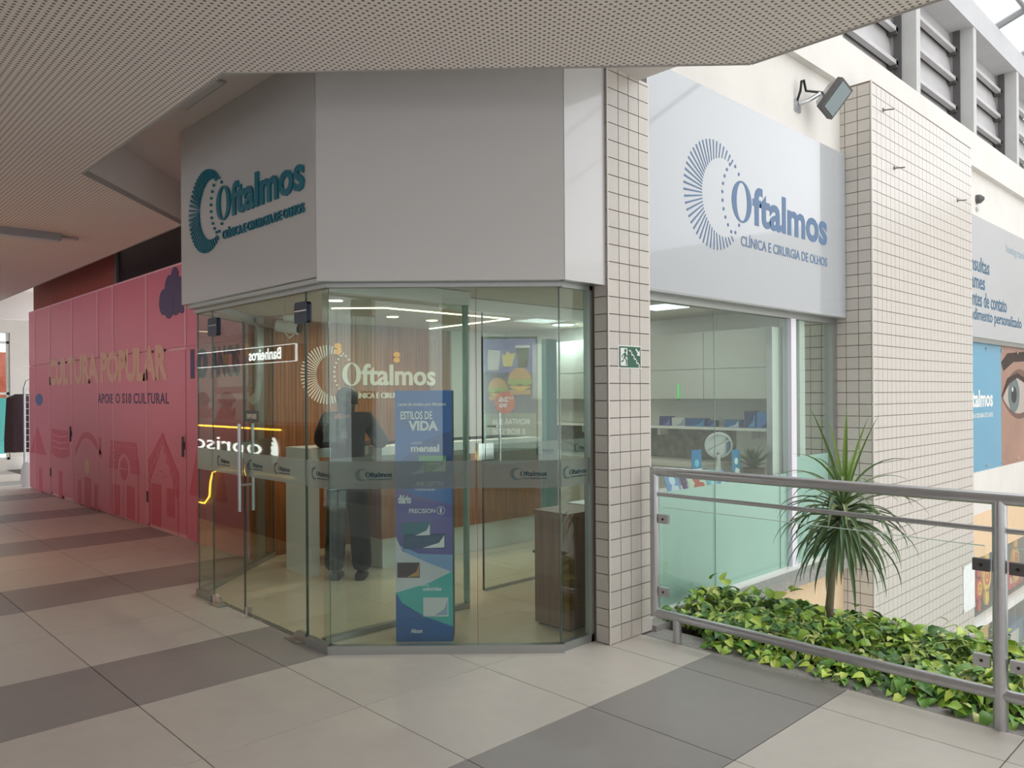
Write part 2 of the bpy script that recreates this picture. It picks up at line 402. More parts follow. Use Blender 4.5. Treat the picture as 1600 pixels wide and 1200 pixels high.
# ---- tiled pillar down the facade
pi = struct('pillar', (8.7, 3.0, -3.3))
MB().box(7.279, 10.17, 2.849, 3.9, -3.3, 4.39).build('core', m_grout, pi)
tile_grid(pi, frame((7.279, 3.87, 0), (0, -1, 0), (0, 0, 1)), 7, 1.552 - 0.1085 * 31, -0.62 + 0.0, 0.108, 0.1085, 0.0, stuff=True)
tile_grid(pi, frame((7.279, 3.197, 0), (0, -1, 0), (0, 0, 1)), 3, -0.62 + 0.0035, 4.38, 0.1155, 0.1085)
tile_grid(pi, frame((7.279, 3.86, 0), (0, -1, 0), (0, 0, 1)), 6, -0.62 + 0.0035, 2.25, 0.109, 0.1085, 0.0, stuff=True)
tile_grid(pi, frame((7.275, 2.849, 0), (1, 0, 0), (0, 0, 1)), 27, 1.552 - 0.1085 * 45, 4.37, 0.107, 0.1085, 0.006, stuff=True)
MB().box(7.268, 7.28, 2.838, 2.851, -3.3, 4.39).build('corner_bead', pm('pale_bead', (214, 208, 202), 0.4), pi)

# ---- facade wall, beam and louvre band
wr = struct('wall_facade', (8, 3.2, 0))
MB().box(4.197, 17, 3.13, 3.4, 2.27, 4.82).build('plaster', m_plaster, wr)
MB().box(4.0, 17, 3.06, 3.13, 4.40, 4.82).build('beam', m_plaster, wr)
MB().box(4.0, 17, 3.13, 3.5, 4.6, 4.82).build('sill_ledge', m_plaster, wr)
MB().box(4.0, 17, 3.06, 3.5, 6.18, 6.50).build('top_beam', pm('grey_beam_paint', (192, 192, 193), 0.8, 0, 0.05, 3), wr)
for x in (5.15, 7.15, 9.15, 11.15, 13.15, 15.15):
    MB().box(x - 0.06, x + 0.06, 3.07, 3.36, 4.82, 6.18).build('post', pm('grey_post_paint', (190, 190, 188), 0.8, 0, 0.06, 4), wr)
m_louv = pm('weathered_metal', (188, 186, 186), 0.55, 0.2, 0.10, 3)
m_lvd = pm('dark_steel', (88, 86, 86), 0.6)
xs = [5.15, 7.15, 9.15, 11.15, 13.15, 15.15]
LVL = ['metal louvre bank over the name sign, mostly hidden by the ceiling edge', 'metal louvre bank above the tiled pillar, cut by the ceiling edge', 'full bay of grey louvre blades above the pillar and text sign', 'grey louvre bank at the right end under the skylight', 'grey louvre bank past the right end of the frame']
for a, b, lab in zip(xs[:-1], xs[1:], LVL):
    t = thing('louvre_bank', lab, 'louvre', ((a + b) / 2, 3.3, 4.82), 'louvre banks under the skylight')
    for k in range(4):
        z = 4.80 + k * 0.37
        fr_ = frame((a + 0.06, 3.31, z), (1, 0, 0), Vector((0, 0.14, 1)))
        MB().fbox(fr_, 0, b - a - 0.12, 0.0, 0.40, -0.006, 0.006).build('louvre_blade', m_louv, t)
        MB().box(a + 0.06, b - 0.06, 3.25, 3.315, z - 0.012, z + 0.035).build('louvre_rail', m_louv, t)
        MB().box(b - 0.14, b - 0.08, 3.25, 3.35, z - 0.04, z + 0.06).build('pivot', m_lvd, t)
    MB().box(b - 0.085, b - 0.06, 3.22, 3.30, 4.82, 6.18).build('side_bar', m_lvd, t)
    MB().box(a, b, 3.46, 3.48, 4.82, 6.18).build('back_sheet', pm('translucent_sheet', (196, 198, 200), 0.7), t)
tr = struct('roof_truss', (12, 0, 6.3))
m_tr = pm('truss_grey', (138, 140, 142), 0.6)
for x in (9.0, 10.6, 12.2, 13.5, 15.2): MB().tube([(x, 3.2, 6.5), (x, -3, 8.7), (x, -9, 6.5)], 0.05, 6).build('rafter', m_tr, tr)
for y, z in ((2.75, 6.66), (2.0, 6.93), (1.2, 7.2), (0.2, 7.58)): MB().tube([(5, y, z), (16.5, y, z)], 0.03, 6).build('purlin', m_tr, tr)

# =================================================================== SHOP SHELL
# fascia boards above the glass: left, chamfer, right return, each board one panel
fa = struct('wall_fascia', (2.5, 4.1, 2.22))
A0, A1, A2, A3 = (2.32, 6.07), (2.34, 4.09), (3.39, 3.08), (3.762, 3.08)
def board(a, b, z0, z1, th, name, parent, mat):
    d = (Vector(b) - Vector(a)).normalized(); n_ = Vector((-d.y, d.x)) * th
    return MB().prism(HOR, [a, b, (b[0] + n_.x, b[1] + n_.y), (a[0] + n_.x, a[1] + n_.y)], z0, z1).build(name, mat, parent)
m_fas = pm('fascia_board', (204, 203, 202), 0.22, 0, 0, coat=0.6)
board(A0, (2.34, 4.093), 2.255, 3.578, 0.05, 'board', fa, m_fas)
board((2.343, 4.088), (3.388, 3.082), 2.225, 3.578, 0.05, 'board', fa, m_fas)
board((3.393, 3.08), A3, 2.225, 3.578, 0.05, 'board', fa, m_fas)
board((3.42, 7.15), A0, 2.255, 3.578, 0.05, 'board', fa, m_fas)
MB().prism(HOR, [(2.36, 6.05), (2.38, 4.11), (3.41, 3.12), (3.76, 3.12), (3.76, 3.24), (3.49, 3.24), (2.49, 4.2), (2.49, 6.05)], 2.225, 2.25).build('soffit', m_alu, fa)
# interior ceiling and walls
m_int = pm('shop_ceiling_paint', (206, 200, 186), 0.85)
MB().prism(HOR, [(2.49, 4.2), (3.5, 3.24), (7.27, 3.24), (7.27, 7.2), (3.55, 7.2), (2.49, 6.05)], 2.30, 2.36).build('ceiling_shop', m_int)['kind'] = 'structure'
ww = struct('wall_back', (4.6, 7.05, 0))
MB().box(3.34, 7.3, 7.05, 7.25, 0, 2.3).build('panel_backing', m_wood, ww)
MB().box(3.37, 3.43, 6.97, 7.05, 0, 2.3).build('end_post', m_steel, ww)
sl = MB()
for i in range(56): sl.box(3.52 + i * 0.04, 3.557 + i * 0.04, 7.043, 7.05, 0, 2.30)
tag(sl.build('slats', m_wood, ww), kind='stuff')
MB().box(5.77, 7.27, 7.02, 7.05, 0, 2.3).build('white_panel', m_white, ww)
MB().box(6.62, 6.72, 3.22, 7.05, 0, 2.3).build('wall_kitchen', m_white)['kind'] = 'structure'

# ---- glass shop front
def gl_rect(name, parent, fr, x0, x1, y0, y1, mat=None, th=0.005): return MB().fbox(fr, x0, x1, y0, y1, -th, 0).build(name, mat or m_glass, parent)
LF = frame((2.45, 6.10, 0), (0, -1, 0), (0, 0, 1))                         # left face: local x = 6.10 - Y
cdir = Vector((1.02, -0.965, 0)).normalized(); CL = Vector((1.02, -0.965, 0)).length
CF = frame((2.45, 4.15, 0), cdir, (0, 0, 1))                                # chamfer
RF = frame((3.47, 3.205, 0), (1, 0.0, 0), (0, 0, 1))                         # right pane
DG = frame((3.55, 7.04, 0), Vector((2.45 - 3.55, 6.10 - 7.04, 0)), (0, 0, 1))  # left diagonal
DGL = (Vector((2.45 - 3.55, 6.10 - 7.04, 0))).length
m_edge_g = pm('glass_edge', (74, 90, 84), 0.2)
m_logo_dk = pm('band_logo_teal', (6, 52, 66), 0.6, spec=0.2)
m_logo_lt = pm('band_ring_grey', (44, 84, 92), 0.6, spec=0.2)
def band(parent, fr, x0, x1, logos, off=0.003):
    b = MB().fbox(fr, x0, x1, 0.99, 1.155, off, off + 0.001).build('frosted_band', m_band, parent)
    for lx in logos:
        f2 = lambda p, lx=lx: fr((lx + p[0], 1.075 + p[1], off + 0.0015 + p[2]))
        e, l, g = logo(f2, 0.098, 0, 0.0005, 0.02, True, True)
        e.build('band_emblem', m_logo_lt, b); l.add(g.v, g.f); l.build('band_lettering', m_logo_dk, b)
def window(n, fr, x0, x1, y0, y1, logos=(), b=True):
    w_ = struct('window_%d' % n, fr(((x0 + x1) / 2, y0, 0))); gl_rect('pane', w_, fr, x0, x1, y0, y1)
    MB().fbox(fr, x0, x0 + 0.0025, y0, y1, -0.0105, 0.0005).build('pane_edge', m_edge_g, w_)
    if b: band(w_, fr, x0, x1, logos)
    return w_
window(2, LF, 0.0, 0.27, 0.05, 2.2)
window(3, LF, 1.685, 1.95, 0.05, 2.2, [1.79])
window(4, LF, 0.275, 1.68, 2.085, 2.2, b=False)
window(5, CF, 0.004, 0.885, 0.05, 2.2, [0.20])
window(6, CF, 0.89, CL - 0.004, 0.05, 2.2, [1.13])
window(7, RF, 0.006, 0.265, 0.05, 2.2, [0.06])
window(8, DG, 0.0, DGL, 0.05, 2.2, [0.5, 1.0])
tr2 = struct('trim_2', (2.45, 4.15, 0))
for fr, a, b in ((LF, -0.01, 0.27), (LF, 1.685, 1.955), (CF, -0.008, CL + 0.008), (RF, -0.005, 0.29), (DG, 0, DGL)):
    MB().fbox(fr, a, b, 0.0, 0.05, -0.03, 0.02).build('bottom_channel', m_alu, tr2)
for fr, a, b in ((LF, -0.01, 1.955), (CF, -0.008, CL + 0.008), (RF, -0.005, 0.29), (DG, 0, DGL)):
    MB().fbox(fr, a, b, 2.2, 2.226, -0.03, 0.02).build('top_channel', m_alu, tr2)
MB().fbox(RF, 0.265, 0.295, 0.0, 2.226, -0.03, 0.02).build('jamb', m_alu, tr2)
# doors in the left face
def door(n, x0, x1, hinge_left, pull_x, logos):
    d = struct('door_%d' % n, LF(((x0 + x1) / 2, 0, 0))); gl_rect('leaf', d, LF, x0, x1, 0.012, 2.08)
    for xe in (x0, x1): MB().fbox(LF, xe - 0.0012, xe + 0.0012, 0.012, 2.08, -0.0105, 0.0005).build('leaf_edge', m_edge_g, d)
    band(d, LF, x0 + 0.004, x1 - 0.004, logos)
    h = x0 if hinge_left else x1; s = 1 if hinge_left else -1
    f2 = lambda p: LF((h + s * p[0], p[1], p[2]))
    def patch(cx_, cy_, w_, hgt, name, mt):
        pts = []
        for (sx, sy, a0) in ((1, 1, 0), (-1, 1, 90), (-1, -1, 180), (1, -1, 270)):
            for q in range(4):
                a = math.radians(a0 + q * 30); pts.append((cx_ + sx * (w_ / 2 - 0.02) + 0.02 * math.cos(a), cy_ + sy * (hgt / 2 - 0.02) + 0.02 * math.sin(a)))
        MB().prism(LF, pts, -0.022, 0.012).build(name, mt, d)
    m_patch = pm('navy_patch', (34, 40, 60), 0.3, 0.4)
    patch(h + s * 0.03, 2.075, 0.16, 0.135, 'top_patch', m_patch)
    MB().fbox(LF, h + s * 0.03 - 0.07, h + s * 0.03 + 0.075, 2.082, 2.09, 0.012, 0.015).build('patch_line', m_chrome, d)
    MB().prism(f2, [(0, 0.0), (0.15, 0.0), (0.15, 0.03), (0.11, 0.06), (0, 0.06)], -0.02, 0.014).build('floor_patch', m_chrome, d)
    MB().fbox(LF, h + s * 0.02, h + s * 0.2, 0.001, 0.006, -0.04, 0.05).build('floor_plate', m_alu, d)
    if pull_x:
        for sgn in (1, -1):
            MB().tube([LF((pull_x, 0.745, sgn * 0.05 - 0.005)), LF((pull_x, 1.36, sgn * 0.05 - 0.005))], 0.0125, 10).build('handle_bar', m_steel, d, True)
        for z in (0.93, 1.22): MB().tube([LF((pull_x, z, -0.055)), LF((pull_x, z, 0.045))], 0.008, 8).build('handle_stub', m_steel, d, True)
        MB().fbox(LF, pull_x + 0.01, pull_x + 0.04, 0.0, 0.075, -0.02, 0.014).build('bottom_lock', m_chrome, d)
        MB().fbox(LF, pull_x + 0.005, pull_x + 0.2, 1.375, 1.45, 0.002, 0.004).build('door_notice', pm('smoked_film', (70, 66, 60), 0.5), d)
        text(MB(), LF, 'EMPURRE', pull_x + 0.03, pull_x + 0.18, 1.395, 1.43, 0.004, 0.0045, 0.02).build('notice_lettering', m_cream, d)
        MB().ring(LF, pull_x + 0.035, 1.04, 0.03, 0.018, 0.004, 0.014, 20, 0.045, 0.034).build('lock_ring', m_chrome, d)
door(1, 0.278, 0.80, True, None, [0.40])
door(2, 0.808, 1.675, False, 0.835, [0.92, 1.30])

# ---- left fascia sign, teal raised letters
FL = frame((2.32 + 0.0049, 5.594, 2.89), Vector((0.02, -1.98, 0)), (0, 0, 1))
sg = thing('shop_sign', 'dark teal raised Oftalmos letters on the grey fascia left of the corner', 'sign', (2.325, 5.594, 2.89), 'clinic name signs')
e, l, g = logo(FL, 0.749, 0.001, 0.014, 0.024, ray=0.0125)
emblem(e, m_teal, sg); l.build('lettering', m_teal, sg); g.build('tagline', m_teal, sg)

# ---- right facade sign panel
sp = thing('facade_sign', 'big white glossy sign panel with slate blue Oftalmos lettering over the window', 'sign', (5.7, 3.1, 2.245), 'clinic name signs')
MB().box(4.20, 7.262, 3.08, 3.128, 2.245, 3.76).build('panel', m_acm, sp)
MB().box(4.20, 4.207, 3.076, 3.08, 2.245, 3.76).build('edge_strip', m_white, sp)
MB().box(4.20, 7.262, 3.085, 3.19, 2.235, 2.245).build('soffit_strip', m_alu, sp)
FS = frame((5.02, 3.08, 3.0), (1, 0, 0), (0, 0, 1))
e, l, g = logo(FS, 1.0, 0.0005, 0.002, 0.03)
emblem(e, m_blue, sp); l.build('lettering', m_blue, sp); g.build('tagline', m_blue, sp)

# ---- facade window below the sign
sill = struct('trim_3', (5.7, 3.2, -0.05))
MB().box(4.2, 7.268, 3.03, 3.40, -0.055, 0.035).build('granite_sill', m_granite, sill)
MB().box(4.2, 7.268, 3.15, 3.26, 0.035, 0.06).build('bottom_track', m_white, sill)
MB().box(4.2, 7.268, 3.17, 3.24, 2.19, 2.235).build('top_track', m_alu, sill)
FW = frame((0, 3.205, 0), (1, 0, 0), (0, 0, 1))
wn = 9
for (a, b, top) in ((4.20, 5.203, 0.86), (5.204, 6.223, 0.86), (6.224, 6.365, 0.86), (6.46, 7.17, 0.99)):
    w_ = struct('window_%d' % wn, ((a + b) / 2, 3.205, 0.06)); wn += 1
    gl_rect('pane', w_, FW, a, b, 0.06, 2.19)
    MB().fbox(FW, a, b, 0.06, top, -0.0125, -0.011).build('frosted_film', m_frost, w_)
    MB().fbox(FW, a, a + 0.003, 0.06, 2.19, -0.0055, 0.0005).build('pane_edge', pm('pane_edge_pale', (150, 176, 166), 0.3), w_)
MB().box(6.365, 6.455, 3.17, 3.25, 0.06, 2.19).build('mullion', pm('lilac_white_frame', (226, 222, 232), 0.5), sill)
MB().box(7.175, 7.268, 3.17, 3.25, 0.06, 2.19).build('jamb', m_alu, sill)
MB().box(4.2, 7.268, 3.12, 3.4, -3.3, -0.055).build('wall_stucco', m_peach)['kind'] = 'structure'
MB().box(7.268, 7.279, 3.12, 3.2, -3.3, 0.0).build('trim_4', m_grout)['kind'] = 'structure'

# ---- far bay beyond the pillar
fs = thing('services_sign', 'white sign panel listing clinic services in blue, right of the pillar', 'sign', (13, 3.1, 2.25))
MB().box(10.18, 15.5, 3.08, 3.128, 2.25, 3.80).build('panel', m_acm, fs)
F2 = frame((0, 3.08, 0), (1, 0, 0), (0, 0, 1)); ls = MB(); m_txt = pm('blue_lettering', (50, 94, 122), 0.5)
for txt, x1, z in (('Consultas', 11.75, 3.09), ('Exames', 11.55, 2.87), ('Lentes de contato', 12.55, 2.645), ('Atendimento personalizado', 13.32, 2.42)):
    wdt = {'Consultas': 1.15, 'Exames': 0.85, 'Lentes de contato': 1.75, 'Atendimento personalizado': 2.75}[txt]
    text(ls, F2, txt, x1 - wdt, x1, z, z + 0.20, 0.0005, 0.002, 0.01)
ls.build('lettering', m_txt, fs)
text(MB(), F2, 'Instagram @oftalmos', 12.55, 14.6, 3.46, 3.62, 0.0005, 0.002, 0.005).build('handle_lettering', pm('grey_lettering', (150, 166, 176), 0.5), fs)
fb = struct('wall_far_bay', (13, 3.2, -0.6))
MB().box(10.17, 17, 3.15, 3.4, -0.05, 0.50).build('white_band', m_plaster, fb)
MB().box(10.17, 17, 3.14, 3.4, -0.62, -0.05).build('peach_band', m_peach, fb)
MB().box(10.17, 17, 3.10, 3.3, 2.19, 2.25).build('head_frame', m_alu, fb)
MB().box(10.17, 17, 3.22, 3.4, 0.50, 2.19).build('backing', m_white, fb)
po = thing('window_poster', 'blue clinic poster with a close-up eye behind the far window', 'poster', (12.5, 3.18, 0.5))
MB().box(10.2, 12.58, 3.16, 3.20, 0.50, 2.19).build('blue_field', pm('poster_blue', (58, 150, 186), 0.25, 0, 0.08, 0.8, coat=0.5), po)
F3 = frame((0, 3.16, 0), (1, 0, 0), (0, 0, 1)); e, l, g = logo(frame((10.78, 3.16, 1.45), (1, 0, 0), (0, 0, 1)), 0.75, 0.0005, 0.002, 0.03)
emblem(e, m_white, po); l.build('lettering', m_white, po); g.build('tagline', m_white, po)
m_skin_p = pm('poster_skin', (150, 104, 82), 0.35, 0, 0.22, 1.4, coat=0.4)
MB().box(12.58, 14.8, 3.16, 3.20, 0.50, 2.19).build('skin_field', m_skin_p, po)
def alm(x0, x1, zc_, up, dn, n_=14): return [(x0 + (x1 - x0) * t / n_, zc_ + up * math.sin(math.pi * t / n_) ** .8) for t in range(n_ + 1)] + [(x1 - (x1 - x0) * t / n_, zc_ - dn * math.sin(math.pi * t / n_) ** .8) for t in range(1, n_)]
MB().prism(F3, alm(12.58, 14.5, 1.48, .40, .34), 0.0004, 0.001).build('eye_socket', pm('poster_socket', (104, 68, 54), 0.4, 0, 0.2, 2), po)
MB().prism(F3, alm(12.66, 14.35, 1.46, .30, .24), 0.0012, 0.002).build('eye_white', pm('eye_white', (176, 162, 154), 0.3), po)
MB().disc(F3, 13.22, 1.50, 0.30, 0.002, 0.003, 28, 0.255).build('iris', pm('iris_green', (70, 96, 98), 0.25), po)
MB().disc(F3, 13.22, 1.50, 0.14, 0.003, 0.004, 20, 0.12).build('pupil', m_dark, po); MB().disc(F3, 13.14, 1.58, 0.035, 0.004, 0.005, 12).build('glint', m_white, po)
br = MB(); br.prism(F3, [(12.58, 1.96), (12.9, 2.10), (14.2, 2.17), (14.2, 2.02), (13.2, 1.98), (12.7, 1.84)], 0.0005, 0.0015)
br.prism(F3, [(12.60, 1.47), (12.9, 1.74), (13.4, 1.82), (13.9, 1.74), (14.4, 1.46), (13.9, 1.66), (13.4, 1.75), (12.95, 1.66)], 0.004, 0.005)
br.build('brow_and_lashes', pm('brow_brown', (54, 36, 30), 0.6), po)
sc_ = MB()
for x in (10.9, 11.9, 12.6, 13.4): 
    for z in (0.56, 2.12): sc_.disc(F3, x, z, 0.025, 0.001, 0.012, 10)
tag(sc_.build('mounting_studs', m_chrome, po), kind='stuff')

# ---- toy shop on the lower level
ts = struct('window_13', (13, 3.2, -3.3))
MB().box(10.17, 17, 3.14, 3.26, -1.56, -1.47).build('transom', m_white, ts)
MB().box(10.17, 17, 3.55, 3.62, -3.3, -0.62).build('back_panel', pm('toy_back', (96, 88, 84), 0.8, 0, 0.3, 1.5), ts)
MB().box(10.17, 17, 3.20, 3.21, -3.3, -0.62).build('pane', m_railglass, ts)
def lolly(x, z, r, rgb, dotrgb, label):
    t = thing('spiral_toy', label, 'toy', (x, 3.30, z - r), 'spiral toys in the lower shop window')
    F_ = frame((x, 3.30, z), (1, 0, 0), (0, 0, 1)); MB().disc(F_, 0, 0, r, 0, 0.03, 20, r * 1.1).build('body', pm('toy_%d_%d_%d' % rgb, rgb, 0.4), t)
    MB().disc(F_, 0, r * 1.5, r * 0.55, 0, 0.03, 14, r * 0.7).build('upper_lobe', pm('toy_%d_%d_%d' % rgb, rgb, 0.4), t)
    MB().disc(F_, 0, -r * 1.5, r * 0.45, 0, 0.03, 14, r * 0.6).build('lower_lobe', pm('toy_%d_%d_%d' % rgb, rgb, 0.4), t)
    MB().ring(F_, 0, 0, r * 0.62, r * 0.42, 0.03, 0.036, 20).build('spiral', pm('toy_%d_%d_%d' % dotrgb, dotrgb, 0.4), t)
    MB().disc(F_, 0, 0, r * 0.2, 0.03, 0.036, 12).build('spiral_eye', pm('toy_%d_%d_%d' % dotrgb, dotrgb, 0.4), t)
lolly(11.93, -1.13, 0.15, (206, 40, 44), (246, 196, 40), 'red toy with yellow spiral, left of the yellow one in the lower window')
lolly(12.28, -1.02, 0.19, (246, 198, 36), (206, 60, 30), 'yellow toy with red spiral behind the rail post in the lower window')
lolly(13.75, -1.0, 0.17, (240, 176, 30), (190, 40, 30), 'orange yellow spiral toy at the right edge of the lower window')
toys = [((214, 172, 40), 'yellow toy crate under the white bar of the lower window', 11.6, 12.5, -2.05, -1.72), ((120, 30, 36), 'dark red toy carton below the white bar beside the pillar', 11.5, 11.85, -2.9, -2.1), ((52, 84, 150), 'blue toy box behind the spiral toys', 12.9, 13.3, -1.3, -0.75),
        ((200, 40, 40), 'red toy box at the right edge above the white bar', 13.4, 14.3, -1.45, -1.15), ((88, 120, 160), 'soft grey blue toy box under the white bar at the right edge', 13.4, 14.3, -2.9, -2.0), ((150, 110, 130), 'mauve toy bag hanging beside the pillar', 11.55, 11.85, -1.46, -1.0)]
for rgb, lab, a, b, z0, z1 in toys:
    t = thing('toy_box', lab, 'toy', ((a + b) / 2, 3.4, z0)); mt = pm('box_%d_%d_%d' % rgb, rgb, 0.5)
    MB().box(a, b, 3.32, 3.5, z0, z1 - 0.06).build('body', mt, t); MB().box(a - 0.015, b + 0.015, 3.31, 3.51, z1 - 0.06, z1).build('lid', mt, t)
    MB().box(a + (b - a) * .25, b - (b - a) * .25, 3.316, 3.32, z0 + 0.08, z1 - 0.12).build('label_patch', m_cream, t)
cyl = thing('blue_barrel', 'pale blue rounded toy bin at the right edge of the lower shop', 'bin', (13.6, 3.0, -3.3))
MB().lathe((13.55, 2.75, -3.3), [(0.25, 0), (0.3, 0.3), (0.3, 0.8), (0.2, 1.0), (0.02, 1.05)], 18).build('body', pm('bin_blue', (120, 148, 184), 0.5), cyl, True)
MB().lathe((13.55, 2.75, -2.27), [(0.06, 0), (0.06, 0.06), (0.02, 0.08)], 10).build('knob', m_white, cyl, True)

# =================================================================== PINK HOARDING
ho = thing('pink_hoarding', 'tall pink site hoarding with printed little houses and cream lettering', 'hoarding', (3.3, 11.5, 0))
HF = frame((3.3, 0, 0), (0, -1, 0), (0, 0, 1))                   # local x = -Y
hy = [7.12, 8.53, 9.72, 10.95, 11.60, 12.82, 14.05, 15.0, 15.42]
MB().box(3.325, 3.36, 7.1, 15.43, 0, 3.0).build('backing_frame', m_joint_pink, ho)
for a, b in zip(hy[:-1], hy[1:]):
    for z0, z1 in ((0.02, 2.085), (2.097, 3.0)):
        dr = z0 < 1 and (abs(a - 8.53) < .01 or abs(a - 12.82) < .01)
        o = MB().box(3.3, 3.325, a + 0.008, b - 0.008, 0.05 if dr else z0, z1 - (0.02 if dr else 0)).build('door' if dr else 'panel', m_pink, ho)
        if dr:
            for z in (0.3, 1.75): MB().tube([(3.295, b - 0.012, z), (3.295, b - 0.012, z + 0.13)], 0.012, 6).build('hinge', m_lvd, o)
            h = MB().box(3.285, 3.30, a + 0.03, a + 0.09, 0.98, 1.06); h.tube([(3.28, a + 0.05, 0.9), (3.28, a + 0.05, 1.12)], 0.012, 6); h.build('latch', m_lvd, o)
for y in hy[1:-1]:
    MB().box(3.292, 3.302, y - 0.022, y + 0.008, 2.10, 3.0).build('joint_strip', m_joint_pink, ho)
    if y not in (8.53,): MB().box(3.294, 3.302, y - 0.012, y + 0.006, 0.04, 2.08).build('joint_strip', m_joint_pink, ho)
MB().box(3.30, 3.36, 7.1, 15.43, 3.0, 3.02).build('top_rail', m_joint_pink, ho)
lt = MB(); text(lt, HF, 'CULTURA POPULAR', -14.1, -9.05, 1.74, 2.16, 0.001, 0.0025, 0.05, 0.95); lt.build('lettering', m_sand, ho)
text(MB(), HF, 'APOIE O S10 CULTURAL', -11.6, -9.02, 1.47, 1.60, 0.001, 0.0025, 0.015, 1.1).build('small_lettering', m_navy, ho)
t10 = text(MB(), HF, '10', -8.40, -7.95, 1.74, 2.06, 0.001, 0.0025, 0.06); text(t10, HF, 'ANOS', -7.88, -7.2, 1.74, 2.06, 0.001, 0.0025, 0.06)
t10.build('number_lettering', m_navy, ho)
clo = MB()
for qi, (y, z, r) in enumerate(((9.15, 2.63, .15), (8.98, 2.78, .14), (8.8, 2.62, .17), (8.66, 2.74, .13), (8.62, 2.58, .12), (9.0, 2.58, .15), (8.82, 2.88, .11))): clo.disc(HF, -y, z, r, 0.0003 * qi, 0.004 + 0.0004 * qi, 18)
clo.build('cloud_print', m_navy, ho)
MB().disc(HF, -14.75, 1.52, 0.24, 0.001, 0.0025, 24, 0.10).build('balloon_print', pm('blue_print', (84, 100, 160), 0.5), ho)
def hpoly(name, polys, mat, z=0.0012, th=0.0012):
    if len(polys) < 6 and name != 'roof_stripe':
        for k, p in enumerate(polys): MB().prism(HF, [(-y, h) for (y, h) in p], z + k * 0.0003, z + th + k * 0.0003).build(name, mat, ho)
        return
    b = MB()
    for p in polys: b.prism(HF, [(-y, h) for (y, h) in p], z, z + th)
    return tag(b.build(name, mat, ho), kind='stuff')
def rect(y0, y1, z0, z1): return [(y0, z0), (y1, z0), (y1, z1), (y0, z1)]
m_pale_print = pm('pale_pink_print', (226, 130, 150), 0.5)
# gable house by the door
hpoly('house_roof', [[(9.70, 0.62), (9.22, 1.14), (8.74, 0.55), (8.74, 0.70), (9.22, 1.14), (9.70, 0.80)], [(9.70, 0.60), (9.22, 1.14), (9.22, 1.02), (9.66, 0.52)], [(8.74, 0.50), (9.22, 1.14), (9.22, 1.02), (8.80, 0.42)]], m_red_print)
hpoly('roof_stripe', [[(9.70 - .1 * k, 0.66 + .09 * k), (9.68 - .1 * k, 0.67 + .09 * k), (9.62 - .1 * k, 0.57 + .09 * k), (9.64 - .1 * k, 0.56 + .09 * k)] for k in range(5)] + [[(8.80 + .09 * k, 0.60 + .1 * k), (8.82 + .09 * k, 0.61 + .1 * k), (8.84 + .09 * k, 0.50 + .1 * k), (8.82 + .09 * k, 0.49 + .1 * k)] for k in range(5)], m_pale_print, 0.0028)
hpoly('house_door', [rect(9.28, 9.58, 0.05, 0.54), rect(8.87, 9.10, 0.20, 0.52)], m_red_print)
hpoly('house_line', [rect(9.63, 9.645, 0, 0.55), rect(8.76, 8.775, 0, 0.5), rect(8.92, 9.05, 0.26, 0.27), rect(8.92, 9.05, 0.45, 0.46)] + [rect(9.1 + .13 * k, 9.19 + .13 * k, 0.64 + .05 * (k % 2), 0.648 + .05 * (k % 2)) for k in range(4)], m_red_print, 0.003)
# mansard house
hpoly('house_roof', [[(11.15, 0.62), (11.08, 0.985), (10.10, 0.99), (9.99, 0.60), (10.3, 0.60), (10.34, 0.75), (10.48, 0.83), (10.64, 0.83), (10.78, 0.75), (10.82, 0.62)]], m_red_print)
sh_ = []
for r_ in range(5):
    for k in range(9):
        y = 10.12 + k * 0.115 + 0.05 * (r_ % 2); z = 0.66 + r_ * 0.065
        if not (10.28 < y < 10.86 and z < 0.86): sh_.append(rect(y, y + 0.05, z, z + 0.018))
hpoly('roof_shingle_print', sh_, m_pale_print, 0.0028)
b = MB(); b.disc(HF, -10.56, 0.64, 0.14, 0.001, 0.0025, 18); b.build('round_window_print', m_red_print, ho)
hpoly('house_door', [rect(10.72, 11.02, 0.03, 0.42), rect(10.18, 10.45, 0.03, 0.44)], m_red_print)
hpoly('house_line', [rect(11.08, 11.095, 0, 0.6), rect(10.03, 10.045, 0, 0.6), rect(10.58, 10.59, 0, 0.45), rect(10.55, 10.57, 0.5, 0.78), rect(10.42, 10.70, 0.635, 0.65)], m_pale_print, 0.003)
# curved gable house
pts = []
for t in range(13):
    u = t / 12; pts.append((12.70 - u * 1.22, 0.80 + 0.30 * math.sin(math.pi * u) ** 1.5 + 0.04 * math.sin(u * 9)))
hpoly('house_roof', [[pts[k], pts[k + 1], (pts[k + 1][0], pts[k + 1][1] - 0.09), (pts[k][0], pts[k][1] - 0.09)] for k in range(12)] + [rect(11.48, 11.56, 0.78, 1.0)], m_red_print)
hpoly('house_door', [rect(11.95, 12.25, 0.0, 0.42), rect(12.42, 12.56, 0.0, 0.36), rect(11.62, 11.78, 0.0, 0.36)], m_red_print)
b = MB(); b.disc(HF, -12.1, 0.58, 0.12, 0.001, 0.0025, 16); b.build('arch_print', m_sand, ho)
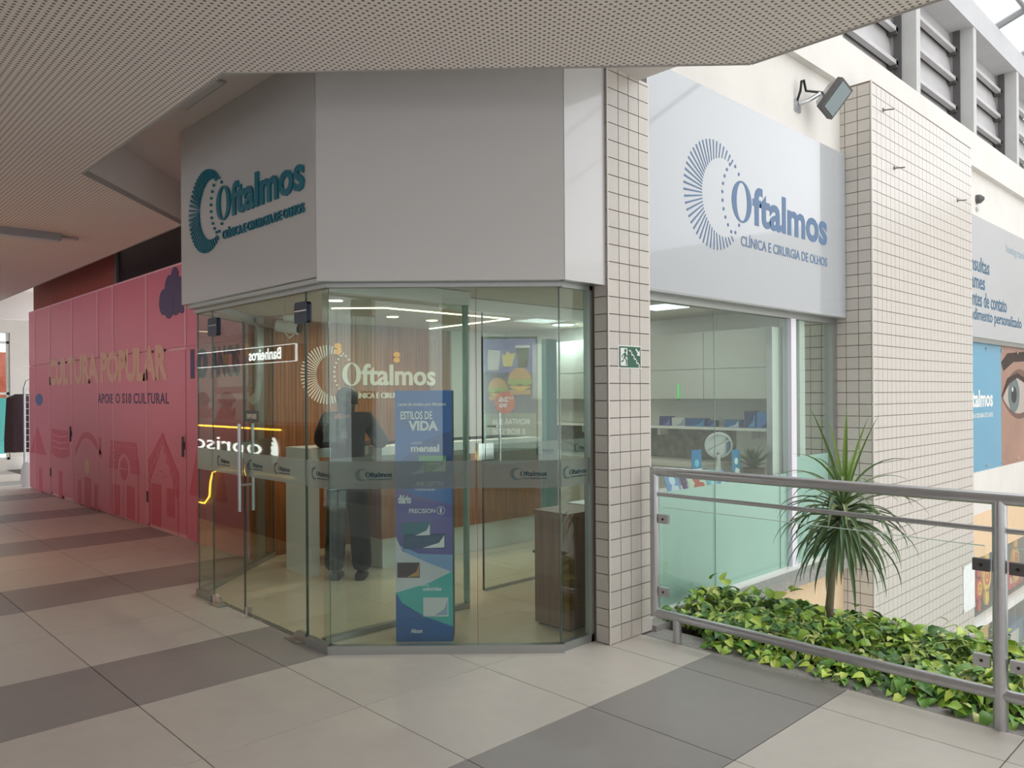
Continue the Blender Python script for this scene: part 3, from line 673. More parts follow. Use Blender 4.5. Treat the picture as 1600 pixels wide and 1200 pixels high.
# banded roof house and pointed house
hpoly('house_roof', [[(14.0, 0.68), (13.98, 1.06), (13.08, 1.05), (13.0, 0.68), (13.3, 0.62), (13.7, 0.62)]], m_red_print)
hpoly('roof_band', [[(13.95, 0.78 + .09 * k), (13.5, 0.75 + .09 * k), (13.05, 0.78 + .09 * k), (13.05, 0.80 + .09 * k), (13.5, 0.775 + .09 * k), (13.95, 0.80 + .09 * k)] for k in range(3)], m_pale_print, 0.0028)
hpoly('house_roof', [[(15.38, 0.62), (14.88, 1.08), (14.32, 0.62)]], m_red_print)
hpoly('house_door', [rect(14.6, 14.8, 0, 0.4), rect(13.4, 13.6, 0, 0.42)], m_red_print)
hpoly('house_roof', [[(8.45, 0.5), (8.2, 1.1), (7.7, 1.1), (7.5, 0.5)]], m_red_print)
hpoly('house_door', [rect(8.0, 8.25, 0, 0.4)], m_red_print)
# wall above the hoarding
wa = struct('wall_above_hoarding', (3.6, 11, 3.0))
MB().box(3.5, 3.6, 11.45, 16, 2.9, 3.58).build('red_panel', pm('rust_red_paint', (134, 58, 48), 0.7, 0, 0.08, 2), wa)
MB().box(3.5, 3.6, 7.0, 11.40, 2.9, 3.58).build('black_panel', pm('black_glossy_panel', (26, 22, 26), 0.3, 0, 0.2, 2), wa)
MB().box(3.47, 3.5, 11.36, 11.45, 2.9, 3.58).build('post', m_lvd, wa)

# =================================================================== CORRIDOR THINGS
ra = thing('clothes_rack', 'metal grid clothes rack hung with a dark garment at the corridor end', 'rack', (3.6, 16.6, 0))
gx = MB()
for k in range(7): gx.tube([(3.45 + k * 0.06, 16.4, 0.15), (3.45 + k * 0.06, 16.4, 1.75)], 0.005, 5)
for k in range(14): gx.tube([(3.45, 16.4, 0.15 + k * 0.12), (3.81, 16.4, 0.15 + k * 0.12)], 0.005, 5)
tag(gx.build('wire_grid', m_steel, ra), kind='stuff')
MB().tube([(3.43, 16.4, 0.03), (3.43, 16.4, 1.72), (3.46, 16.4, 1.85), (3.58, 16.4, 1.92), (3.7, 16.4, 1.85)], 0.016, 8).build('upright', m_steel, ra, True)
for s in (-1, 1): MB().tube([(3.43, 16.4, 0.03), (3.43, 16.4 + s * 0.3, 0.03)], 0.014, 8).build('foot', m_steel, ra, True)
gm = thing('dark_garment', 'long dark brown patterned garment hanging on the clothes rack', 'garment', (3.5, 16.75, 0.55))
b = MB(); n = 14; ring = []
for z, wd, dp in ((1.62, .12, .05), (1.55, .26, .09), (1.2, .28, .12), (0.8, .30, .14), (0.62, .30, .15), (0.55, .30, .15)):
    ring.append([(3.48 + wd * math.cos(2 * math.pi * k / n), 16.75 + dp * math.sin(2 * math.pi * k / n) * (1 + .25 * (k % 2)), z) for k in range(n)])
for r_ in ring: b.v += r_
for i in range(len(ring) - 1):
    for k in range(n): b.f.append((i * n + k, i * n + (k + 1) % n, (i + 1) * n + (k + 1) % n, (i + 1) * n + k))
b.f.append(tuple(range(n))); b.f.append(tuple(reversed(range((len(ring) - 1) * n, len(ring) * n))))
b.build('cloth', pm('dark_brown_cloth', (66, 48, 54), 0.9, 0, 0.25, 30), gm, True)
fr_ = MB()
for k in range(16): fr_.tube([(3.22 + k * 0.035, 16.62, 0.56), (3.22 + k * 0.035, 16.61, 0.47)], 0.006, 4)
tag(fr_.build('fringe', m_cream, gm), kind='stuff')
MB().tube([(3.48, 16.75, 1.60), (3.48, 16.75, 1.72), (3.52, 16.75, 1.78), (3.49, 16.6, 1.80)], 0.006, 6).build('hanger_hook', m_steel, gm)
bgp = thing('white_bag', 'white plastic carrier bag standing on the floor under the rack', 'bag', (3.4, 15.75, 0))
b = MB(); ring = []
for z, s in ((0.0, .9), (0.12, 1.08), (0.3, 1.0), (0.42, .8)): ring.append([(3.4 + s * .16 * math.cos(2 * math.pi * k / 10), 15.75 + s * .12 * math.sin(2 * math.pi * k / 10) * (1 + .1 * (k % 3)), z) for k in range(10)])
for r_ in ring: b.v += r_
for i in range(3):
    for k in range(10): b.f.append((i * 10 + k, i * 10 + (k + 1) % 10, (i + 1) * 10 + (k + 1) % 10, (i + 1) * 10 + k))
b.f.append(tuple(reversed(range(10)))); b.f.append(tuple(range(30, 40)))
b.build('sack', pm('white_plastic', (224, 224, 228), 0.5), bgp, True)
for s in (-.05, .05): MB().tube([(3.35, 15.75 + s, .40), (3.36, 15.75 + s, .52), (3.44, 15.75 + s, .52), (3.45, 15.75 + s, .40)], .008, 5).build('handle', pm('white_plastic', (224, 224, 228), 0.5), bgp)
pl = thing('linear_light', 'long grey linear light fixture under the perforated ceiling at left', 'light', (1.4, 8.86, 3.2))
MB().box(0.2, 2.17, 8.78, 8.95, 3.13, 3.2).build('housing', pm('fixture_grey', (150, 150, 154), 0.5), pl)
MB().box(0.22, 2.15, 8.80, 8.93, 3.12, 3.13).build('diffuser', pm('fixture_diffuser', (206, 206, 206), 0.6), pl)
MB().box(2.17, 2.36, 8.9, 8.96, 3.175, 3.19).build('bracket', m_steel, pl)
s2 = thing('slot_light', 'slim recessed slot light in the upper ceiling beside the fascia', 'light', (2.11, 5.2, 3.58))
MB().box(2.06, 2.16, 4.88, 5.55, 3.568, 3.58).build('frame', m_edge, s2); MB().box(2.075, 2.145, 4.9, 5.53, 3.562, 3.569).build('diffuser', pm('fixture_diffuser', (206, 206, 206), 0.6), s2)

# exit sign on the column
ex = thing('exit_sign', 'small green running man stairs exit sign on the tiled column', 'sign', (3.975, 3.06, 1.75))
EF = frame((3.975, 3.058, 1.785), (1, 0, 0), (0, 0, 1))
MB().fbox(EF, -0.118, 0.118, -0.073, 0.073, -0.003, 0.0).build('border', m_white, ex)
MB().fbox(EF, -0.110, 0.110, -0.066, 0.066, 0, 0.002).build('green_plate', pm('sign_green', (32, 92, 66), 0.5), ex)
wp = MB()
wp.fbox(EF, -0.098, -0.03, -0.056, 0.056, 0.002, 0.003)
stp = [(0.0, 0.045)]
for k in range(5): stp += [(0.0 + k * 0.021, 0.045 - k * 0.022), (0.021 + k * 0.021, 0.045 - k * 0.022)]
for k in range(4): wp.fbox(EF, -0.012 + k * 0.026, 0.018 + k * 0.026, 0.036 - k * 0.026, 0.045 - k * 0.026, 0.002, 0.003); wp.fbox(EF, 0.010 + k * 0.026, 0.018 + k * 0.026, 0.012 - k * 0.026, 0.045 - k * 0.026, 0.002, 0.003)
wp.prism(EF, [(0.055, 0.05), (0.063, 0.056), (0.088, 0.034), (0.098, 0.046), (0.10, 0.01), (0.066, 0.012), (0.078, 0.024)], 0.002, 0.003)
wp.build('pictogram', m_white, ex)
mn = MB(); mn.disc(EF, -0.05, 0.04, 0.011, 0.003, 0.004, 12)
for q in ([(-0.062, 0.026), (-0.046, 0.028), (-0.050, -0.010), (-0.064, -0.010)], [(-0.060, 0.024), (-0.084, 0.010), (-0.088, -0.006), (-0.081, -0.007), (-0.078, 0.006), (-0.06, 0.014)], [(-0.048, 0.026), (-0.036, 0.006), (-0.026, 0.012), (-0.028, 0.004), (-0.04, -0.002), (-0.05, 0.012)],
          [(-0.064, -0.008), (-0.07, -0.03), (-0.092, -0.034), (-0.092, -0.026), (-0.076, -0.022), (-0.068, -0.004)], [(-0.058, -0.008), (-0.044, -0.026), (-0.046, -0.052), (-0.037, -0.052), (-0.034, -0.022), (-0.05, -0.006)]): mn.prism(EF, q, 0.003, 0.004)
mn.build('running_man', pm('sign_green', (32, 92, 66), 0.5), ex)

# floodlight on the plaster wall
fd = thing('floodlight', 'grey outdoor floodlight with glass face on the white wall above the sign', 'floodlight', (6.45, 3.13, 4.0))
c = Vector((6.66, 2.93, 4.09))
vx = (RGT * -0.57 + UP * -0.80 + FWD * 0.15).normalized(); ux = (RGT * 0.75 - UP * 0.36 + FWD * 0.55); ux = (ux - vx * ux.dot(vx)).normalized(); nx = ux.cross(vx); nx = nx if nx.dot(FWD) < 0 else -nx
ux, vx = vx, ux
FFL = frame(c, ux, vx)
flip = 1 if ux.cross(vx).dot(nx) > 0 else -1
MB().prism(FFL, [(-.145, -.09), (.145, -.09), (.145, .09), (-.145, .09)], 0, flip * 0.06).build('housing', m_lvd, fd)
bb = MB(); A = [(-.14, -.085), (.14, -.085), (.14, .085), (-.14, .085)]
vs = [FFL((p[0], p[1], 0)) for p in A] + [FFL((p[0] * .6, p[1] * .6, -flip * 0.09)) for p in A]
bb.add(vs, [(0, 1, 5, 4), (1, 2, 6, 5), (2, 3, 7, 6), (3, 0, 4, 7), (4, 5, 6, 7), (3, 2, 1, 0)]); bb.build('back_shell', m_steel, fd)
MB().prism(FFL, [(-.125, -.072), (.125, -.072), (.125, .072), (-.125, .072)], flip * 0.058, flip * 0.066).build('glass_face', pm('lamp_glass', (96, 116, 116), 0.12, coat=1), fd)
MB().tube([FFL((.03, -.09, -flip * .06)), (6.47, 3.06, 4.05), (6.42, 3.12, 4.03)], 0.018, 8).build('bracket', m_steel, fd, True)
MB().box(6.36, 6.46, 3.115, 3.13, 3.96, 4.06).build('wall_plate', m_steel, fd)
MB().tube([(6.40, 3.12, 4.05), (6.38, 3.08, 4.12), (6.38, 3.07, 4.20), (6.42, 3.07, 4.22), (6.44, 3.06, 4.13), FFL((0, -.06, -flip * .08))], 0.011, 8).build('cable', m_dark, fd, True)
sr = thing('round_sensor', 'small dark round sensor on the plaster right of the pillar', 'sensor', (11.3, 3.13, 4.0))
MB().lathe((11.4, 3.13, 4.05), [(0.06, 0), (0.055, 0.05), (0.02, 0.09)], 12, Vector((0, -1, 0))).build('body', m_lvd, sr); MB().box(11.36, 11.44, 3.115, 3.13, 3.9, 3.94).build('plate', m_steel, sr)
for (x, z, lab) in ((7.8, 3.69, 'thin metal peg in the pillar side, lower of the two near its left edge'), (9.65, 3.69, 'thin metal peg in the pillar side near its right end'), (7.54, 4.18, 'short metal peg high on the pillar side close to its top left corner')):
    pg = thing('metal_peg', lab, 'peg', (x, 2.84, z)); MB().tube([(x, 2.845, z), (x + .05, 2.76, z + 0.0)], 0.006, 6).build('rod', m_lvd, pg); MB().lathe((x, 2.842, z), [(0.02, 0), (0.02, 0.006)], 8, Vector((0, -1, 0))).build('collar', m_lvd, pg)
nt_ = thing('paper_notice', 'worn white paper notice taped low on the tiled pillar', 'notice', (9.96, 2.84, -0.95))
MB().box(9.76, 10.16, 2.832, 2.8395, -0.95, -0.43).build('sheet', pm('worn_paper', (222, 224, 222), 0.8, 0, 0.08, 9), nt_)
for (x, z) in ((9.75, -0.46), (10.12, -0.46), (9.75, -0.95), (10.12, -0.95)): MB().box(x, x + 0.05, 2.83, 2.8325, z, z + 0.04).build('tape', pm('tape', (206, 206, 196), 0.4), nt_)

# =================================================================== RAILING AND PLANTER
rl = thing('railing', 'grey tubular steel railing with glass infill beside the planter', 'railing', (4.1, 1.0, 0))
RX = 4.10
MB().tube([(RX, 2.965, 1.058), (RX, -4, 1.062)], 0.030, 14).build('top_rail', m_steel, rl, True)
MB().tube([(RX, 2.965, 0.135), (RX, 2.965, 1.086)], 0.030, 14).build('end_post', m_steel, rl, True)
MB().tube([(RX, 2.965, 0.158), (RX, -4, 0.160)], 0.028, 14).build('bottom_rail', m_steel, rl, True)
MB().tube([(RX, 2.965, 0.914), (RX, -4, 0.914)], 0.0125, 10).build('middle_rail', m_steel, rl, True)
MB().tube([(RX, 2.80, 0), (RX, 2.80, 0.158)], 0.027, 14).build('stub_post', m_steel, rl, True)
for y in (1.04, -0.75, -2.5): MB().tube([(RX, y, 0), (RX, y, 1.05)], 0.031, 14).build('post', m_steel, rl, True)
for (y0, y1) in ((1.10, 2.90), (-0.69, 0.98), (-2.44, -0.81)):
    p = MB().box(RX - 0.005, RX + 0.005, y0, y1, 0.205, 0.835).build('glass_panel', m_railglass, rl)
    MB().box(RX - 0.0055, RX + 0.0055, y0, y1, 0.833, 0.836).build('glass_edge', pm('rail_glass_edge', (190, 214, 204), 0.3), p)
for (y, z, mt) in ((2.895, 0.76, m_steel), (2.895, 0.30, m_steel), (1.115, 0.745, m_lvd), (0.965, 0.745, m_lvd), (1.115, 0.30, m_steel), (0.965, 0.30, m_steel)):
    cbx = MB().box(RX - 0.014, RX + 0.014, y - 0.035, y + 0.035, z - 0.028, z + 0.028)
    cbx.build('glass_clamp', mt, rl)
    MB().lathe((RX - 0.014, y, z), [(0.008, 0), (0.007, 0.004)], 8, Vector((-1, 0, 0))).build('clamp_screw', m_dark, rl)

pb = thing('planter_bed', 'long granite edged planter bed full of trailing variegated pothos', 'planter', (4.8, 1.2, -0.1))
MB().box(4.30, 5.35, -4, 3.1, -0.4, -0.03).build('soil', pm('soil', (62, 52, 42), 0.95, 0, 0.3, 30), pb)
MB().box(5.35, 5.47, -4, 3.1, -0.6, 0.02).build('outer_wall', m_granite, pb)
leafcols = [(104, 150, 60), (150, 186, 70), (192, 212, 92), (78, 122, 58), (220, 222, 142)]
m_leaf = [pm('pothos_%d' % i, c, 0.35, 0, 0.10, 14, rand=0.12) for i, c in enumerate(leafcols)]
def leaf_mb(fold, curl):
    b = MB(); n = 5; L = [(0.0, 0.010), (0.10, 0.28), (0.35, 0.34), (0.68, 0.21), (1.0, 0.0)]
    for (t, wd) in L:
        z = curl * (t - 0.3) ** 2 * -1
        b.v += [(t, -wd, z + fold * wd), (t, -wd * .5, z + fold * wd * .38), (t, 0, z), (t, wd * .5, z + fold * wd * .38), (t, wd, z + fold * wd)]
    for i in range(4):
        for k in range(4): b.f.append((i * 5 + k, i * 5 + k + 1, i * 5 + k + 6, i * 5 + k + 5))
    return b
lmeshes = [(leaf_mb(0.35, 0.5), 0), (leaf_mb(0.25, 0.8), 1), (leaf_mb(0.45, 0.3), 2), (leaf_mb(0.30, 0.6), 3), (leaf_mb(0.4, 0.5), 4)]
lm = [b.mesh('leaf', m_leaf[i], (0, 0, 0), True) for b, i in lmeshes]
rnd = random.Random(11); leaves = []
def bed_h(x, y):
    u = min(1, max(0, (x - 4.16) / 0.35)); v = min(1, max(0, (5.2 - x) / 0.35))
    return 0.01 + 0.13 * math.sin(u * math.pi / 2) * (0.5 + 0.5 * v) + 0.03 * math.sin(x * 9 + y * 5) + 0.02 * math.sin(y * 13)
for k in range(6200):
    y = rnd.uniform(-1.2, 3.08); x = rnd.uniform(4.15, 5.25)
    if x < 4.26 + 0.06 * math.sin(y * 7) and rnd.random() < 0.55: continue
    if y > 2.72 and x < 4.38: continue
    h = bed_h(x, y) - rnd.random() ** 1.6 * 0.10
    if h < 0.012: h = 0.012 + rnd.random() * 0.03
    s = rnd.uniform(0.048, 0.098)
    out = math.atan2(0, -1) if x < 4.5 else 0
    yaw = rnd.uniform(-math.pi, math.pi) if x > 4.5 else math.pi + rnd.uniform(-1.3, 1.3)
    pit = rnd.uniform(-0.25, 0.75); rol = rnd.uniform(-0.6, 0.6)
    ci = rnd.choices([0, 1, 2, 3, 4], [30, 28, 18, 16, 8])[0]
    leaves.append((math.hypot(x - 0, y - 0) + (0 if y > 0.7 else 10), (x, y, h), (rol, pit, yaw), s, ci))
for k in range(110):          # taller sprigs along the rear
    y = rnd.uniform(0.4, 3.05); x = rnd.uniform(4.5, 5.15); h = bed_h(x, y) + rnd.uniform(0.0, 0.07)
    leaves.append((math.hypot(x, y), (x, y, h), (rnd.uniform(-.5, .5), rnd.uniform(-1.0, 0.1), rnd.uniform(-3.1, 3.1)), rnd.uniform(0.06, 0.11), rnd.choice([0, 1, 2, 1])))
# the 300 that show largest: near the camera and not sunk below their neighbours
leaves.sort(key=lambda q: q[0] - 6.0 * (q[1][2] - bed_h(q[1][0], q[1][1])) - 6 * q[3])
rest = [MB() for _ in range(5)]
for i, (d, p, r_, s, ci) in enumerate(leaves):
    if i < 300: link_copy(lm[ci], 'leaf', pb, p, r_, (s, s, s))
    else:
        M_ = Matrix.Translation(p) @ (Matrix.Rotation(r_[2], 4, 'Z') @ Matrix.Rotation(r_[1], 4, 'Y') @ Matrix.Rotation(r_[0], 4, 'X')) @ Matrix.Scale(s, 4)
        b0 = lmeshes[ci][0]; rest[ci].add([M_ @ Vector(v) for v in b0.v], b0.f)
for ci in range(5): tag(rest[ci].build('foliage', m_leaf[ci], pb, True), kind='stuff')
vn = MB()
for k in range(60):
    y = rnd.uniform(0.3, 3.0); x = rnd.uniform(4.3, 5.1); h = bed_h(x, y); a = rnd.uniform(0, 6.28)
    vn.tube([(x, y, h - .08), (x + .06 * math.cos(a), y + .06 * math.sin(a), h + .01), (x + .16 * math.cos(a), y + .16 * math.sin(a), h + .015), (x + .24 * math.cos(a), y + .24 * math.sin(a), h - .04)], 0.0035, 5)
tag(vn.build('vines', pm('vine_stem', (150, 168, 92), 0.6), pb), kind='stuff')

dr = thing('dracaena', 'slim dracaena with arching narrow leaves rising from the planter', 'plant', (4.98, 2.236, 0.0))
MB().tube([(4.97, 2.245, -0.03), (4.978, 2.236, 0.10), (4.995, 2.22, 0.36), (5.03, 2.19, 0.58), (5.055, 2.163, 0.86)], [0.030, 0.027, 0.023, 0.020, 0.014], 10).build('trunk', pm('dracaena_bark', (134, 122, 98), 0.85, 0, 0.2, 60, 0.4, 90, stretch=(1, 1, 4)), dr, True)
dcols = [(84, 112, 72), (110, 134, 86), (138, 152, 106), (120, 152, 70)]
m_dl = [pm('dracaena_leaf_%d' % i, c_, 0.42, 0, 0.08, 10, rand=0.12) for i, c_ in enumerate(dcols)]
def strap(el, droop, L, wd, mi):
    b = MB(); n = 9; p = Vector((0.012, 0, 0)); a = el; st = L / n
    for i in range(n + 1):
        t = i / n; hw = wd * (0.55 + 1.2 * t if t < 0.35 else (1 - ((t - 0.35) / 0.65) ** 1.7) * 0.97 + 0.03)
        nrm = Vector((-math.sin(a), 0, math.cos(a)))
        b.v += [tuple(p + Vector((0, -hw, 0)) + nrm * hw * 0.5), tuple(p), tuple(p + Vector((0, hw, 0)) + nrm * hw * 0.5)]
        p = p + Vector((math.cos(a), 0, math.sin(a))) * st; a -= droop / n * (0.5 + 1.2 * t)
    for i in range(n):
        for k in range(2): b.f.append((i * 3 + k, i * 3 + k + 1, i * 3 + k + 4, i * 3 + k + 3))
    return b.mesh('leaf', m_dl[mi], (0, 0, 0), True)
straps = []
for i in range(22):
    u = i / 21; el = math.radians(68 - 112 * u); straps.append((el, strap(el, 0.25 + 1.7 * (1 - abs(u - .35)), 0.45 + 0.09 * math.sin(i * 2.3), 0.0155, [3, 1, 0, 2][i % 4] if u < .3 else [0, 1, 0, 2, 0][i % 5])))
rd = random.Random(5)
for k in range(125):
    u = (k / 124) ** 0.72; i = int(u * 21); yaw = k * 2.399963 + rd.uniform(-.2, .2); z = 0.86 - 0.20 * u + rd.uniform(-.02, .02)
    cx_, cy_ = 5.05 - 0.008 * u, 2.167 + 0.012 * u; s = rd.uniform(0.85, 1.12)
    link_copy(straps[i][1], 'leaf', dr, (cx_, cy_, z), (0, 0, yaw), (s, s, s))
for (px, py, L_) in ((0.30, 0.0, .62), (2.6, 0.1, .66), (-1.9, 0.05, .58), (1.2, -0.05, .52), (-0.8, 0.1, .6)):
    m_ = strap(1.38 - py, 0.22, L_, 0.017, 3); link_copy(m_, 'leaf', dr, (5.055, 2.163, 0.85), (0, 0, px))

# =================================================================== INSIDE THE SHOP
# glass partition of the vestibule
pa = struct('window_14', (3.0, 4.33, 0))
PF = frame((0, 4.33, 0), (1, 0, 0), (0, 0, 1)); PG = frame((0, 4.60, 0), (1, 0, 0), (0, 0, 1))
gl_rect('pane', pa, PF, 2.52, 3.68, 0.04, 2.2); MB().fbox(PF, 2.52, 3.70, 0.006, 0.04, -0.03, 0.02).build('bottom_channel', m_alu, pa); MB().fbox(PF, 2.52, 3.70, 2.2, 2.295, -0.05, 0.05).build('header', m_white, pa)
MB().fbox(PF, 3.683, 3.70, 0.04, 2.2, -0.03, 0.02).build('glass_edge', pm('edge_green', (132, 164, 154), 0.2), pa)
band(pa, PF, 2.52, 3.68, [3.3])
pd = struct('door_3', (4.4, 4.6, 0))
gl_rect('leaf', pd, PG, 4.10, 4.95, 0.012, 2.2); MB().fbox(PG, 4.092, 4.10, 0.012, 2.2, -0.012, 0.002).build('leaf_edge', m_dark, pd)
MB().fbox(PG, 3.70, 5.6, 2.2, 2.295, -0.05, 0.05).build('header', m_white, pd)
gl_rect('side_pane', pd, PG, 4.96, 5.6, 0.012, 2.2)
band(pd, PG, 4.11, 5.6, [4.72, 5.2])
for sgn in (0.05, -0.06): MB().tube([PG((4.20 + sgn * .6, 1.0, sgn)), PG((4.20 + sgn * .6, 1.41, sgn))], 0.011, 10).build('handle_bar', m_chrome, pd, True)
MB().tube([PG((4.2, 1.30, -0.06)), PG((4.2, 1.30, 0.05))], 0.008, 8).build('handle_stub', m_chrome, pd)
MB().fbox(PG, 4.03, 4.098, 1.04, 1.17, -0.02, 0.02).build('lock_case', m_chrome, pd); MB().fbox(PG, 4.104, 4.19, 1.04, 1.17, -0.02, 0.02).build('lock_case', m_chrome, pd)
MB().fbox(PG, 4.10, 5.6, 0.006, 0.02, -0.02, 0.02).build('bottom_channel', m_alu, pd)

# advertising totem
to = thing('advertising_totem', 'tall blue contact lens advertising totem standing inside the corner glass', 'totem', (3.0, 3.95, 0.006))
TF = frame((2.862, 4.046, 0.006), (0.2575, -0.2475, 0), (0, 0, 1)); TW = 0.357
MB().fbox(TF, 0, TW, 0, 1.575, -0.16, -0.002).build('core', pm('totem_core', (24, 44, 76), 0.5), to)
def tp(name, poly, rgb, z=0.0, th=0.001): return MB().prism(TF, [(x * TW, y * 1.575) for x, y in poly], z - 0.002, z + th - 0.0005).build(name, pm('totem_%d_%d_%d' % rgb, rgb, 0.35, 0, 0.12, 3), to)
tp('upper_field', [(0, .62), (1, .52), (1, 1), (0, 1)], (14, 104, 186))
tp('dark_wave', [(.0, .70), (.5, .80), (1, .84), (1, .66), (.5, .62), (0, .60)], (12, 76, 152), 0.001)
tp('violet_wave', [(0, .62), (.35, .585), (1, .545), (1, .28), (.6, .31), (.15, .36), (0, .42)], (92, 88, 160), 0.0015)
tp('pale_blue_wave', [(.05, .385), (.4, .35), (1, .345), (1, .275), (.6, .305), (.2, .345)], (128, 166, 212), 0.0025)
tp('silver_wave', [(0, .42), (.12, .36), (.55, .315), (1, .275), (.6, .235), (0, .195)], (206, 208, 216), 0.003)
tp('green_wave', [(0, .195), (.6, .235), (1, .28), (1, .06), (.5, .10), (.1, .155)], (70, 180, 178), 0.0035)
tp('navy_wave', [(0, .195), (.12, .15), (.5, .10), (1, .06), (1, 0), (0, 0)], (34, 98, 166), 0.004)
def tbox(name, x0, x1, y0, y1, c1, c2):
    b = MB().fbox(TF, x0 * TW, x1 * TW, y0 * 1.575, y1 * 1.575, 0.004, 0.007).build(name, pm('pack_%d_%d_%d' % c1, c1, 0.35), to)
    w_, h_ = x1 - x0, y1 - y0
    MB().prism(TF, [((x0 + w_ * .45) * TW, (y0 + h_ * .05) * 1.575), ((x1 - w_ * .03) * TW, (y0 + h_ * .08) * 1.575), ((x1 - w_ * .03) * TW, (y0 + h_ * .9) * 1.575), ((x0 + w_ * .85) * TW, (y0 + h_ * .4) * 1.575)], 0.007, 0.008).build('pack_swoosh', pm('pack_%d_%d_%d' % c2, c2, 0.35), b)
tbox('lens_pack', .42, .90, .675, .74, (92, 168, 110), (214, 232, 220)); tbox('lens_pack', .02, .52, .665, .72, (28, 92, 160), (140, 200, 190))
tbox('lens_pack', .12, .62, .42, .475, (26, 108, 130), (220, 226, 232)); tbox('lens_pack', .14, .88, .37, .43, (20, 74, 112), (226, 230, 236))
tbox('lens_pack', .03, .42, .255, .315, (66, 48, 54), (190, 140, 90)); tbox('lens_pack', .48, .92, .10, .175, (214, 216, 220), (150, 176, 206))
tt = MB()
for s_, a, b_, c_, d_, bo in (('Lentes de contato para diferentes', .06, .90, .935, .953, .02), ('ESTILOS DE', .10, .66, .885, .918, .03), ('VIDA', .24, .76, .84, .88, .045), ('LENTES', .30, .48, .787, .795, .01), ('mensal', .28, .78, .755, .785, .04), ('AIR OPTIX', .36, .86, .62, .638, .015), ('HydraGlyde', .36, .70, .598, .612, .0), ('diário', .05, .28, .55, .585, .04),
                             ('PRECISION', .24, .70, .512, .53, .012), ('1', .785, .815, .512, .532, .02), ('LENTES', .44, .58, .222, .229, .01), ('coloridas', .48, .80, .203, .218, .03), ('Alcon', .26, .46, .035, .052, .03), ('OPTIX', .56, .8, .70, .712, .01)):
    text(tt, TF, s_, a * TW, b_ * TW, c_ * 1.575, d_ * 1.575, 0.0075, 0.0085, bo)
tt.ring(TF, .80 * TW, .522 * 1.575, 0.026, 0.023, 0.0075, 0.0085, 24); tt.build('lettering', pm('totem_white', (226, 232, 238), 0.5), to)

pe = thing('wooden_pedestal', 'dark walnut display pedestal behind the right corner glass', 'pedestal', (3.98, 3.6, 0.006))
MB().box(3.765, 4.10, 3.40, 3.71, 0.02, 0.75).build('body', m_walnut, pe); MB().box(3.755, 4.11, 3.39, 3.72, 0.75, 0.775).build('top', m_walnut, pe); MB().box(3.785, 4.08, 3.42, 3.69, 0.006, 0.02).build('plinth', m_dark, pe)

rc = thing('reception_counter', 'oak front reception counter on a white plinth under the wall logo', 'counter', (4.9, 6.0, 0.006))
MB().box(3.98, 5.95, 5.83, 6.35, 0.006, 0.28).build('plinth', m_white, rc)
MB().box(3.94, 5.95, 5.78, 6.40, 0.28, 0.98).build('front', m_wood, rc)
MB().box(3.36, 5.95, 5.98, 6.42, 1.02, 1.10).build('top', m_white, rc); MB().box(3.94, 5.95, 5.77, 6.42, 0.98, 1.10).build('fascia', m_white, rc)
MB().box(3.36, 3.44, 5.98, 6.42, 0.006, 1.02).build('end_leg', m_white, rc)
tl_ = thing('display_board', 'narrow teal display board standing behind the inner glass door', 'board', (5.55, 5.25, 0.006))
MB().box(5.47, 5.62, 5.22, 5.28, 0.03, 2.09).build('board', pm('teal_board', (12, 104, 98), 0.5), tl_); MB().box(5.43, 5.66, 5.12, 5.38, 0.006, 0.03).build('base', m_dark, tl_)
# wall logo, sconces, ceiling lights, camera
wl = thing('wall_logo', 'cream Oftalmos logo letters on the oak slat wall behind the counter', 'sign', (4.144, 7.035, 1.765), 'clinic name signs')
WF = frame((4.144, 7.034, 1.765), (1, 0, 0), (0, 0, 1)); e, l, g = logo(WF, 0.749, 0.0, 0.012, 0.02)
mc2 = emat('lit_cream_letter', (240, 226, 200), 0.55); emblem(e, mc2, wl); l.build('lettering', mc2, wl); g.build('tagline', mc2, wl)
for x, z, lab in ((4.236, 2.03, 'gold globe wall sconce above the ray ring of the wall logo'), (4.967, 1.965, 'gold globe wall sconce above the wall lettering')):
    s_ = thing('wall_sconce', lab, 'lamp', (x, 7.035, z), 'gold sconces on the oak wall')
    MB().ball((x, 6.98, z + .03), 0.036, 12, (1, 1, .8)).build('upper_globe', emat('amber_glow', (240, 160, 40), 0.75), s_, True); MB().ball((x, 6.98, z - .03), 0.036, 12, (1, 1, .8)).build('lower_globe', emat('amber_glow', (240, 160, 40), 0.75), s_, True)
    MB().lathe((x, 6.98, z - .006), [(0.048, 0), (0.048, .012)], 16).build('gold_band', pm('gold', (200, 150, 60), 0.25, 1), s_); MB().tube([(x, 7.035, z), (x, 6.98, z)], 0.01, 8).build('arm', pm('gold', (200, 150, 60), 0.25, 1), s_)
def spot(x, y, r, warm, lab, en):
    t = thing('downlight', lab, 'light', (x, y, 2.3), 'recessed downlights in the clinic ceiling')
    MB().lathe((x, y, 2.288), [(r * 1.15, 0), (r * 1.2, 0.012)], 20).build('rim', m_white, t); MB().lathe((x, y, 2.284), [(r, 0), (r, 0.004)], 20).build('lens', emat('warm_lens' if warm else 'cool_lens', (255, 226, 178) if warm else (225, 240, 255), 5), t)
    L = bpy.data.lights.new('downlight_glow', 'AREA'); L.shape = 'DISK'; L.size = r * 2; L.energy = en; L.color = (1, .83, .62) if warm else (.92, .97, 1)
    o = bpy.data.objects.new('lamp_glow', L); COL.objects.link(o); o.parent = t; o.location = (0, 0, -0.02); return t
spot(4.26, 6.05, .055, True, 'left warm downlight in front of the oak wall', 6); spot(4.765, 6.10, .055, True, 'right warm downlight in front of the oak wall', 6)
